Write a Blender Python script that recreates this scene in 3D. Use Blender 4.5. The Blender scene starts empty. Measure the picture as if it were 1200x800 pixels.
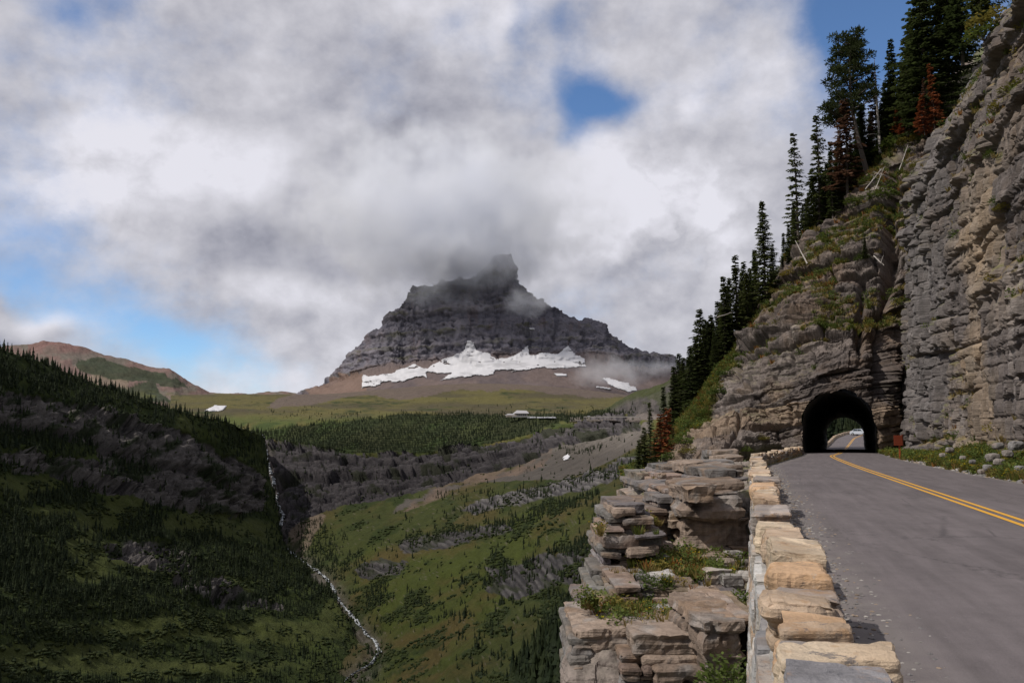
import bpy, bmesh, math, random
import numpy as np
from mathutils import Vector
scene = bpy.context.scene
COL = scene.collection
R = math.radians

# ------------------------------------------------------------------ camera
FPX = 1000.0
PITCH = math.atan(0.112)
CAMZ = 1.6
cam_d = bpy.data.cameras.new('camera'); cam = bpy.data.objects.new('camera', cam_d); COL.objects.link(cam)
cam_d.lens = 30.0; cam_d.sensor_width = 36.0; cam_d.clip_end = 60000; cam_d.clip_start = 0.1
cam.location = (0, 0, CAMZ); cam.rotation_euler = (math.pi/2 + PITCH, 0, 0)
scene.camera = cam

# ------------------------------------------------------------------ light
SUN_EL, SUN_AZ = R(50), math.atan2(-0.70, -0.30)      # azimuth of the sun, measured from +Y towards +X
SUN = Vector((math.sin(SUN_AZ)*math.cos(SUN_EL), math.cos(SUN_AZ)*math.cos(SUN_EL), math.sin(SUN_EL)))
sun_d = bpy.data.lights.new('sun', 'SUN'); sun = bpy.data.objects.new('sun', sun_d); COL.objects.link(sun)
sun_d.energy = 3.6; sun_d.angle = R(0.55); sun_d.color = (1.0, 0.945, 0.87)
sun.rotation_euler = SUN.to_track_quat('Z', 'Y').to_euler()
vs = scene.view_settings
scene.display_settings.display_device = 'sRGB'
vs.view_transform = 'Standard'; vs.look = 'None'; vs.exposure = 0.0; vs.gamma = 1.0; vs.use_curve_mapping = False
scene.cycles.max_bounces = 8; scene.cycles.diffuse_bounces = 2; scene.cycles.glossy_bounces = 2
scene.cycles.transmission_bounces = 2; scene.cycles.transparent_max_bounces = 8; scene.cycles.volume_bounces = 8
scene.cycles.volume_step_rate = 1.0; scene.cycles.volume_max_steps = 64
scene.cycles.use_adaptive_sampling = True; scene.cycles.use_denoising = True
scene.cycles.caustics_reflective = False; scene.cycles.caustics_refractive = False

# ------------------------------------------------------------------ node helpers
class NT:
    def __init__(s, tree): s.t = tree; s.n = tree.nodes; s.l = tree.links
    def add(s, typ, **kw):
        nd = s.n.new(typ)
        for k, v in kw.items(): setattr(nd, k, v)
        return nd
    def put(s, sock, v):
        if isinstance(v, bpy.types.NodeSocket): s.l.new(v, sock)
        elif v is not None: sock.default_value = v
    def m(s, op, a, b=None, c=None, clamp=False):
        nd = s.add('ShaderNodeMath', operation=op, use_clamp=clamp)
        for i, v in enumerate((a, b, c)):
            if v is not None: s.put(nd.inputs[i], v)
        return nd.outputs[0]
    def vm(s, op, a, b=None):
        nd = s.add('ShaderNodeVectorMath', operation=op)
        s.put(nd.inputs[0], a)
        if b is not None: s.put(nd.inputs[1], b)
        return nd.outputs[1] if op in ('DOT_PRODUCT', 'LENGTH') else nd.outputs[0]
    def noise(s, vec, scale, detail=4, rough=0.5, dist=0.0):
        nd = s.add('ShaderNodeTexNoise'); s.put(nd.inputs['Vector'], vec)
        nd.inputs['Scale'].default_value = scale; nd.inputs['Detail'].default_value = detail
        nd.inputs['Roughness'].default_value = rough; nd.inputs['Distortion'].default_value = dist
        return nd.outputs[0]
    def mix(s, f, a, b, mode='MIX'):
        nd = s.add('ShaderNodeMix', data_type='RGBA', blend_type=mode)
        s.put(nd.inputs[0], f); s.put(nd.inputs[6], a); s.put(nd.inputs[7], b)
        return nd.outputs[2]
    def ramp(s, v, lo, hi, a=0.0, b=1.0):
        nd = s.add('ShaderNodeMapRange', interpolation_type='SMOOTHSTEP')
        s.put(nd.inputs[0], v)
        for i, x in enumerate((lo, hi, a, b)): nd.inputs[i+1].default_value = x
        return nd.outputs[0]
    def xyz(s, x, y, z):
        nd = s.add('ShaderNodeCombineXYZ')
        for i, v in enumerate((x, y, z)): s.put(nd.inputs[i], v)
        return nd.outputs[0]
    def map(s, vec, scale=(1, 1, 1), rot=(0, 0, 0), loc=(0, 0, 0)):
        nd = s.add('ShaderNodeMapping'); s.put(nd.inputs[0], vec)
        nd.inputs['Scale'].default_value = scale; nd.inputs['Rotation'].default_value = rot
        nd.inputs['Location'].default_value = loc
        return nd.outputs[0]

# ------------------------------------------------------------------ pixel geometry of the photograph (only used to measure real places)
CP, SP = math.cos(PITCH), math.sin(PITCH)
def dirs(px, py):
    a = (np.asarray(px, float)-600)/FPX; b = (400-np.asarray(py, float))/FPX
    return np.stack([a+0*b, CP - b*SP + 0*a, SP + b*CP + 0*a], -1)
def at(px, py, Y):
    d = dirs(px, py); Y = np.asarray(Y, float)
    k = Y/d[..., 1]
    p = d*k[..., None]; p[..., 2] += CAMZ
    return p
def atz(px, py, z):
    d = dirs(px, py); k = (z-CAMZ)/d[..., 2]
    p = d*np.asarray(k)[..., None]; p[..., 2] += CAMZ
    return p
def proj(P):
    x, y, z = P[..., 0], P[..., 1], P[..., 2]-CAMZ
    f = y*CP + z*SP; u = -y*SP + z*CP
    f = np.where(np.abs(f) < 1e-3, 1e-3, f)
    return 600+FPX*x/f, 400-FPX*u/f, f

# ------------------------------------------------------------------ world: sky with broken cloud
world = bpy.data.worlds.new('World'); scene.world = world; world.use_nodes = True
def build_world():
    t = NT(world.node_tree); t.n.clear()
    out = t.add('ShaderNodeOutputWorld'); bg = t.add('ShaderNodeBackground'); t.l.new(bg.outputs[0], out.inputs[0])
    sky = t.add('ShaderNodeTexSky', sky_type='NISHITA', sun_disc=False, sun_elevation=SUN_EL, sun_rotation=SUN_AZ)
    sky.altitude = 2000; sky.air_density = 1.0; sky.dust_density = 0.6; sky.ozone_density = 1.5
    D = t.add('ShaderNodeTexCoord').outputs['Generated']
    sp = t.add('ShaderNodeSeparateXYZ'); t.l.new(D, sp.inputs[0])
    x, y, z = sp.outputs
    az = t.m('ARCTAN2', x, y); el = t.m('ARCSINE', z)
    warp = t.noise(D, 4.5, 3, 0.5); warp2 = t.noise(t.map(D, loc=(7, 3, 1)), 4.5, 3, 0.5)
    azw = t.m('MULTIPLY_ADD', t.m('SUBTRACT', warp, 0.5), 0.16, az); elw = t.m('MULTIPLY_ADD', t.m('SUBTRACT', warp2, 0.5), 0.14, el)
    def blobs(lst):
        tot = None
        for (px, py, rx, ry, amp) in lst:
            d = dirs(px, py); d = d/np.linalg.norm(d)
            a0, e0 = math.atan2(d[0], d[1]), math.asin(d[2])
            u = t.m('MULTIPLY', t.m('SUBTRACT', azw, a0), FPX/rx); v = t.m('MULTIPLY', t.m('SUBTRACT', elw, e0), FPX/ry)
            q = t.m('MULTIPLY_ADD', u, u, t.m('MULTIPLY', v, v))
            g = t.m('MULTIPLY', t.m('EXPONENT', t.m('MULTIPLY', q, -1.0)), amp)
            tot = g if tot is None else t.m('ADD', tot, g)
        return tot
    Ds = t.map(D, scale=(1, 1, 1.25))
    n1 = t.noise(Ds, 4.0, 8, 0.55); n2 = t.noise(t.map(Ds, loc=(4, 9, 2)), 10.0, 8, 0.62)
    holes = blobs([(700, 142, 34, 24, .62), (722, 132, 30, 20, .55), (688, 116, 30, 30, .3), (660, 50, 12, 40, .18), (612, 40, 12, 30, .2), (650, 105, 60, 60, .12), (672, 118, 18, 24, .2), (990, 60, 30, 60, .25), (1060, 5, 85, 85, 1.3), (960, -30, 60, 40, .6), (110, 388, 120, 38, .62), (30, 315, 50, 50, .42), (200, 405, 50, 20, .2),
                   (225, 425, 70, 26, .5), (55, 5, 55, 24, .55), (140, 20, 40, 16, .3), (330, 190, 18, 12, .15), (1250, 40, 120, 120, .6), (-180, 330, 160, 80, .5), (300, -160, 200, 70, .5), (520, 25, 20, 12, .2)])
    solid = blobs([(60, 395, 34, 16, .8), (0, 370, 40, 22, .8), (760, 230, 120, 60, .6), (560, 250, 90, 90, .5), (200, 215, 160, 70, .4), (350, 330, 90, 70, .3), (850, 420, 150, 60, .4)])
    cov = t.m('ADD', t.m('SUBTRACT', t.m('MULTIPLY_ADD', t.m('SUBTRACT', n1, 0.5), 0.9, 0.74), holes), t.m('MULTIPLY_ADD', t.m('SUBTRACT', n2, 0.5), 1.25, solid))
    mask = t.ramp(cov, -0.14, 0.84)
    bright = blobs([(128, 135, 60, 34, .22), (240, 200, 110, 40, .22), (40, 240, 60, 34, .16), (150, 240, 80, 30, .1), (745, 225, 85, 50, .26), (700, 195, 60, 25, .14), (850, 235, 60, 60, .12), (560, 30, 150, 60, .10),
                    (360, 345, 90, 22, .10), (880, 70, 110, 60, .08), (640, 250, 40, 60, .08), (850, 330, 70, 60, .05), (60, 110, 60, 60, .06), (60, 385, 60, 12, .25), (330, 440, 100, 20, .12), (160, 300, 60, 30, .05)])
    dark = blobs([(300, 275, 95, 48, .14), (470, 160, 70, 90, .06), (560, 270, 60, 70, .15), (490, 235, 110, 60, .07), (605, 190, 30, 70, .06), (400, 90, 90, 50, .06), (10, 400, 50, 20, .2), (760, 300, 50, 30, .06), (700, 400, 120, 40, .05), (830, 165, 80, 22, .08), (240, 120, 60, 30, .03), (950, 180, 60, 80, .05)])
    n3 = t.noise(t.map(Ds, loc=(1, 2, 8)), 5.0, 10, 0.56); n4 = t.noise(t.map(Ds, loc=(1.014, 2.0, 7.98)), 5.0, 10, 0.56)
    emb = t.m('SUBTRACT', n3, n4)
    cw = t.vm('ADD', Ds, t.vm('MULTIPLY', t.xyz(t.m('SUBTRACT', n2, .5), t.m('SUBTRACT', warp, .5), t.m('SUBTRACT', n3, .5)), (.10, .10, .10)))
    nb = t.noise(cw, 7.5, 6, .52); bil = t.m('ABSOLUTE', t.m('SUBTRACT', nb, .5))
    puffz = blobs([(750, 235, 140, 75, 1.0), (850, 300, 110, 100, .5), (160, 170, 130, 75, .65), (60, 250, 90, 60, .5), (360, 370, 120, 60, .5), (560, 60, 160, 60, .35), (860, 80, 130, 70, .3)])
    puff = t.m('MULTIPLY', t.m('SUBTRACT', bil, .06), t.m('MULTIPLY', t.m('MINIMUM', puffz, 1.0), 2.0))
    lum = t.m('ADD', t.m('SUBTRACT', t.m('ADD', 0.545, t.m('MULTIPLY', bright, 1.35)), t.m('MULTIPLY', dark, 1.35)), t.m('MULTIPLY_ADD', t.m('SUBTRACT', n3, 0.5), 0.12, t.m('MULTIPLY', emb, 1.1)))
    lum = t.m('ADD', lum, puff)
    lum = t.m('MINIMUM', t.m('MAXIMUM', lum, 0.22), 0.80)
    tint = t.mix(t.ramp(lum, .2, .62), (0.92, 0.935, 1.13, 1), (0.985, 0.975, 1.06, 1))
    cc = t.vm('MULTIPLY', tint, t.xyz(lum, lum, lum))
    skyc = t.vm('MULTIPLY', sky.outputs[0], (0.100, 0.122, 0.142))
    # thin veil over the blue
    fin = t.mix(t.m('MULTIPLY', mask, 0.985), skyc, cc)
    # below the horizon the world is only ever seen past the edge of the ground
    ground = t.ramp(z, -0.12, -0.02)
    fin = t.mix(ground, (0.05, 0.055, 0.05, 1), fin)
    t.l.new(t.vm('MULTIPLY', fin, (10, 10, 10)), bg.inputs[0]); bg.inputs[1].default_value = 0.1
build_world()

# ------------------------------------------------------------------ numpy noise
def _h(*a, seed=0):
    h = np.full(np.broadcast(*[np.asarray(v) for v in a]).shape, (seed*2654435761+97) & 0xffffffff, np.uint64)
    for v in a:
        h = (h ^ (np.asarray(v).astype(np.int64).astype(np.uint64) & np.uint64(0xffffffff))) * np.uint64(0x9E3779B1)
        h &= np.uint64(0xffffffff); h ^= h >> np.uint64(15)
        h = (h*np.uint64(0x85EBCA6B)) & np.uint64(0xffffffff); h ^= h >> np.uint64(13)
    return h.astype(np.float64)/4294967296.0
def vn(x, y, z=0.0, seed=0):
    x, y, z = np.broadcast_arrays(np.asarray(x, float), np.asarray(y, float), np.asarray(z, float))
    xi, yi, zi = np.floor(x), np.floor(y), np.floor(z)
    fx, fy, fz = x-xi, y-yi, z-zi
    fx = fx*fx*(3-2*fx); fy = fy*fy*(3-2*fy); fz = fz*fz*(3-2*fz)
    def c(a, b, d): return _h(xi+a, yi+b, zi+d, seed=seed)
    x00 = c(0,0,0)*(1-fx)+c(1,0,0)*fx; x10 = c(0,1,0)*(1-fx)+c(1,1,0)*fx
    x01 = c(0,0,1)*(1-fx)+c(1,0,1)*fx; x11 = c(0,1,1)*(1-fx)+c(1,1,1)*fx
    return ((x00*(1-fy)+x10*fy)*(1-fz)+(x01*(1-fy)+x11*fy)*fz)*2-1
def fbm(x, y, z=0.0, octv=4, rough=0.5, seed=0):
    s, a, f, n = 0, 1.0, 1.0, 0
    for i in range(octv):
        s = s + a*vn(np.asarray(x)*f, np.asarray(y)*f, np.asarray(z)*f, seed+i*11); n += a; a *= rough; f *= 2.03
    return s/n
def sstep(a, b, x):
    t = np.clip((x-a)/(b-a), 0, 1); return t*t*(3-2*t)
def blocks(s, w, H, W, seed=0, wob=0.5):
    wl = w/H + wob*vn(s*.06, w*.12, 0, seed) + .3*vn(0*w, w/H*.45, 5, seed+1) + .12*vn(s/W*.7, w/H*.7, 0, seed+9)
    li = np.floor(wl); fl = wl-li
    wd = W*(.45+1.3*_h(li, seed=seed+2))
    sj = s/wd + 37*_h(li, seed=seed+3) + .35*vn(s/W*.6, w/H*.5, 0, seed+4)
    bi = np.floor(sj); fs = sj-bi
    val = _h(li, bi, seed=seed+5); lay = _h(li, seed=seed+6)
    e = np.minimum(np.minimum(fl, 1-fl)*H, np.minimum(fs, 1-fs)*wd)
    return val, lay, e

# ------------------------------------------------------------------ mesh helpers
def link(name, me, mat=None, parent=None, kind=None, label=None, cat=None, group=None):
    o = bpy.data.objects.new(name, me); COL.objects.link(o)
    if mat is not None and me is not None and not me.materials: me.materials.append(mat)
    if parent is not None: o.parent = parent
    if kind: o['kind'] = kind
    if label: o['label'] = label
    if cat: o['category'] = cat
    if group: o['group'] = group
    return o
def empty(name, loc, rz=0, label=None, cat=None, group=None, kind=None):
    o = bpy.data.objects.new(name, None); COL.objects.link(o); o.location = loc; o.rotation_euler = (0, 0, rz)
    if label: o['label'] = label
    if cat: o['category'] = cat
    if group: o['group'] = group
    if kind: o['kind'] = kind
    return o
def npmesh(name, V, F, col=None, smooth=False, mats=None):
    V = np.asarray(V, np.float32).reshape(-1, 3); F = np.asarray(F, np.int32)
    me = bpy.data.meshes.new(name); k = F.shape[1]
    me.vertices.add(len(V)); me.vertices.foreach_set('co', V.ravel())
    me.loops.add(F.size); me.loops.foreach_set('vertex_index', F.ravel())
    me.polygons.add(len(F)); me.polygons.foreach_set('loop_start', np.arange(0, F.size, k, dtype=np.int32))
    me.polygons.foreach_set('use_smooth', np.full(len(F), smooth))
    if mats is not None: me.polygons.foreach_set('material_index', np.asarray(mats, np.int32))
    if col is not None:
        col = np.asarray(col, np.float32).reshape(-1, 3)
        ca = me.color_attributes.new('Col', 'FLOAT_COLOR', 'POINT')
        ca.data.foreach_set('color', np.concatenate([col, np.ones((len(col), 1), np.float32)], 1).ravel())
    me.update(calc_edges=True)
    return me
def gridfaces(nr, nc, mask=None):
    i = np.arange(nr*nc).reshape(nr, nc)
    q = np.stack([i[:-1, :-1], i[1:, :-1], i[1:, 1:], i[:-1, 1:]], -1).reshape(-1, 4)
    if mask is not None: q = q[mask.reshape(-1)]
    return q
def gnormals(P):
    du = np.gradient(P, axis=1); dv = np.gradient(P, axis=0)
    n = np.cross(dv, du); n /= np.linalg.norm(n, axis=-1, keepdims=True)+1e-9
    return n
def crom(A, t):
    K = A.shape[0]; t = np.clip(t, 0, K-1-1e-9); i = np.floor(t).astype(int); f = (t-i)[(...,)+(None,)*(A.ndim-1)]
    g = lambda j: A[np.clip(j, 0, K-1)]
    p0, p1, p2, p3 = g(i-1), g(i), g(i+1), g(i+2)
    return .5*((2*p1)+(-p0+p2)*f+(2*p0-5*p1+4*p2-p3)*f*f+(-p0+3*p1-3*p2+p3)*f**3)
def lin(A, t):
    K = A.shape[0]; t = np.clip(t, 0, K-1-1e-9); i = np.floor(t).astype(int); f = (t-i)[(...,)+(None,)*(A.ndim-1)]
    return A[i]*(1-f)+A[i+1]*f
def net(rows, rowcounts, nc, smooth_c=True, smooth_r=False):
    """rows of (px, py, Y) or ('w', x, y, z) -> world grid and the pixel of every vertex"""
    W = []
    for r in rows:
        W.append([(q[0], q[1], math.log(q[2])) for q in r])
    W = np.array(W, float)                               # rows x K x 3
    tc = np.linspace(0, W.shape[1]-1, nc)
    A = (crom if smooth_c else lin)(np.swapaxes(W, 0, 1), tc)   # nc x rows x 3
    A = np.swapaxes(A, 0, 1)
    tr = np.concatenate([np.linspace(i, i+1, n, endpoint=False) for i, n in enumerate(rowcounts)]+[[len(rows)-1]])
    A = (crom if smooth_r else lin)(A, tr)
    P = at(A[..., 0], A[..., 1], np.exp(A[..., 2]))
    return P, A[..., 0], A[..., 1]
def face_cam(P, n):
    """flip normals so that most of them look at the camera"""
    v = np.array([0, 0, CAMZ])-P
    return n if (np.sum(n*v, -1) > 0).mean() > .5 else -n
def grid_obj(name, P, col, mat, smooth=True, mask=None, **kw):
    F = gridfaces(P.shape[0], P.shape[1], mask)
    n = gnormals(P); v = np.array([0, 0, CAMZ])-P
    Q = P.reshape(-1, 3)
    fn = np.cross(Q[F[:, 1]]-Q[F[:, 0]], Q[F[:, 2]]-Q[F[:, 0]])
    if (np.sum(fn*(np.array([0, 0, CAMZ])-Q[F[:, 0]]), 1) > 0).mean() < .5: F = F[:, ::-1]
    me = npmesh(name, P, F, col, smooth)
    return link(name, me, mat, **kw)
def inpoly(px, py, poly):
    poly = np.asarray(poly, float); r = np.zeros(np.shape(px), bool); j = len(poly)-1
    for i in range(len(poly)):
        xi, yi = poly[i]; xj, yj = poly[j]
        c = ((yi > py) != (yj > py)) & (px < (xj-xi)*(py-yi)/((yj-yi) or 1e-9)+xi)
        r ^= c; j = i
    return r
def pdist(px, py, line):
    d = np.full(np.shape(px), 1e9); line = np.asarray(line, float)
    for a, b in zip(line[:-1], line[1:]):
        ab = b-a; t = np.clip(((px-a[0])*ab[0]+(py-a[1])*ab[1])/(ab@ab), 0, 1)
        d = np.minimum(d, np.hypot(px-a[0]-t*ab[0], py-a[1]-t*ab[1]))
    return d
def lerp(a, b, t): return a+(b-a)*np.asarray(t)[..., None]
C3 = lambda *a: np.array(a, float)

class Lookup:
    """nearest visible terrain vertex for a place in the photograph"""
    def __init__(s, grids, x0=-120, x1=1330, y0=-60, y1=900, step=2):
        s.x0, s.y0, s.st = x0, y0, step
        nx, ny = int((x1-x0)/step), int((y1-y0)/step)
        s.nx, s.ny = nx, ny
        buf = np.full((ny, nx), 1e18); s.pos = np.full((ny, nx, 3), np.nan); s.nrm = np.full((ny, nx, 3), np.nan)
        for G in grids:
            N = face_cam(G, gnormals(G)).reshape(-1, 3); Q = G.reshape(-1, 3)
            X, Y, f = proj(Q)
            ix = ((X-x0)/step).astype(int); iy = ((Y-y0)/step).astype(int)
            ok = (ix >= 0) & (ix < nx) & (iy >= 0) & (iy < ny) & (f > 0)
            ix, iy, f, Q, N = ix[ok], iy[ok], f[ok], Q[ok], N[ok]
            o = np.argsort(-f); ix, iy, f, Q, N = ix[o], iy[o], f[o], Q[o], N[o]
            b2 = np.full((ny, nx), 1e18); b2[iy, ix] = f
            p2 = np.full((ny, nx, 3), np.nan); p2[iy, ix] = Q; n2 = np.full((ny, nx, 3), np.nan); n2[iy, ix] = N
            better = b2 < buf
            buf = np.where(better, b2, buf); s.pos[better] = p2[better]; s.nrm[better] = n2[better]
        for _ in range(3):
            for dy, dx in ((0, 1), (0, -1), (1, 0), (-1, 0)):
                miss = np.isnan(s.pos[..., 0]); sh = np.roll(s.pos, (dy, dx), (0, 1)); sn = np.roll(s.nrm, (dy, dx), (0, 1))
                s.pos[miss] = sh[miss]; s.nrm[miss] = sn[miss]
    def __call__(s, px, py):
        ix = np.clip(((np.asarray(px)-s.x0)/s.st).astype(int), 0, s.nx-1); iy = np.clip(((np.asarray(py)-s.y0)/s.st).astype(int), 0, s.ny-1)
        return s.pos[iy, ix], s.nrm[iy, ix]

# ------------------------------------------------------------------ materials
def newmat(name):
    m = bpy.data.materials.new(name); m.use_nodes = True; t = NT(m.node_tree)
    b = t.n['Principled BSDF']; b.inputs['Specular IOR Level'].default_value = 0.25
    return m, t, b
def mat_terrain(name, vscale, vamp=0.5, bump=0.6, bdist=1.0, rough=0.95, spec=0.1, streak=None):
    m, t, b = newmat(name)
    at_ = t.add('ShaderNodeAttribute', attribute_name='Col').outputs['Color']
    pos = t.add('ShaderNodeNewGeometry').outputs['Position']
    n = t.noise(pos, vscale, 6, 0.65); n2 = t.noise(pos, vscale*6.3, 4, 0.6)
    f = t.m('MULTIPLY_ADD', t.m('SUBTRACT', n, 0.5), vamp*2.2, 1.0); f = t.m('MULTIPLY_ADD', t.m('SUBTRACT', n2, 0.5), vamp*1.6, f)
    if streak:
        n3 = t.noise(t.map(pos, scale=streak), 1.0, 6, 0.6); f = t.m('MULTIPLY_ADD', t.m('SUBTRACT', n3, 0.5), vamp*2.0, f)
    f = t.m('MAXIMUM', f, 0.25)
    c = t.vm('MULTIPLY', at_, t.xyz(f, f, f))
    t.put(b.inputs['Base Color'], c)
    b.inputs['Roughness'].default_value = rough; b.inputs['Specular IOR Level'].default_value = spec
    bn = t.add('ShaderNodeBump'); bn.inputs['Strength'].default_value = bump; bn.inputs['Distance'].default_value = bdist
    t.put(bn.inputs['Height'], t.m('ADD', n, t.m('MULTIPLY', n2, 0.4))); t.l.new(bn.outputs[0], b.inputs['Normal'])
    return m
M_FAR = mat_terrain('far_ground', 0.06, 0.45, 0.8, 6.0)
M_PEAK = mat_terrain('peak_rock', 0.03, 0.32, 0.8, 6.0, streak=(.06, .06, .008))
M_NEARSOIL = mat_terrain('near_ground', 1.3, 0.5, 0.8, 0.12)
M_SNOW = mat_terrain('snow', 0.02, 0.06, 0.5, 3.0, rough=0.6)
def mat_rock(name, scale=1.0, bump=0.7):
    """limestone: tint comes from the attribute, lamination, grain, streaks and lichen from nodes"""
    m, t, b = newmat(name)
    at_ = t.add('ShaderNodeAttribute', attribute_name='Col').outputs['Color']
    pos = t.add('ShaderNodeNewGeometry').outputs['Position']
    grain = t.noise(pos, 9*scale, 6, 0.72); big = t.noise(pos, 0.9*scale, 6, 0.65, 0.4)
    lam = t.noise(t.map(pos, scale=(.5, .5, 9)), scale, 5, 0.6, 0.3)
    stk = t.noise(t.map(pos, scale=(2.2, 2.2, .22)), scale, 5, 0.6)
    f = t.m('MULTIPLY_ADD', t.m('SUBTRACT', big, 0.5), 1.3, 1.0)
    f = t.m('MULTIPLY_ADD', t.m('SUBTRACT', grain, 0.5), 0.8, f); f = t.m('MULTIPLY_ADD', t.m('SUBTRACT', lam, 0.5), 0.7, f)
    f = t.m('MULTIPLY_ADD', t.m('SUBTRACT', stk, 0.5), 1.2, f); f = t.m('MAXIMUM', f, 0.3)
    c = t.vm('MULTIPLY', at_, t.xyz(f, f, f))
    lich = t.ramp(t.noise(pos, 3.1*scale, 7, 0.75), 0.62, 0.70)
    c = t.mix(t.m('MULTIPLY', lich, 0.55), c, (0.36, 0.35, 0.33, 1))
    dk = t.ramp(t.noise(t.map(pos, loc=(9, 4, 3), scale=(1, 1, .45)), 1.7*scale, 7, 0.7), 0.60, 0.70)
    c = t.mix(t.m('MULTIPLY', dk, 0.6), c, (0.045, 0.042, 0.045, 1))
    t.put(b.inputs['Base Color'], c); b.inputs['Roughness'].default_value = 0.88
    bn = t.add('ShaderNodeBump'); bn.inputs['Strength'].default_value = bump; bn.inputs['Distance'].default_value = 0.16/scale
    h = t.m('ADD', t.m('MULTIPLY', grain, 0.35), t.m('ADD', t.m('MULTIPLY', lam, 0.6), big)); t.put(bn.inputs['Height'], h); t.l.new(bn.outputs[0], b.inputs['Normal'])
    return m
M_ROCK = mat_rock('cliff_rock', 1.0)
M_ROCKN = mat_rock('ledge_rock', 2.0, 1.0)
# ================================================================== FAR TERRAIN
RNG = np.random.default_rng(7)
g_me = npmesh('ground', [(-30000, -30000, -420), (30000, -30000, -420), (30000, 30000, -420), (-30000, 30000, -420)], [(0, 1, 2, 3)], [(.06, .07, .03)]*4)
link('ground', g_me, M_FAR, kind='structure', label='lowest valley ground far below the road')

CREEK = [(306, 508), (311, 528), (316, 548), (322, 565), (326, 585), (331, 602), (326, 625), (331, 640), (352, 655), (372, 668), (386, 680), (397, 700), (408, 716), (420, 733), (436, 748), (444, 764), (432, 778), (412, 790), (398, 803), (388, 820)]

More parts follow.
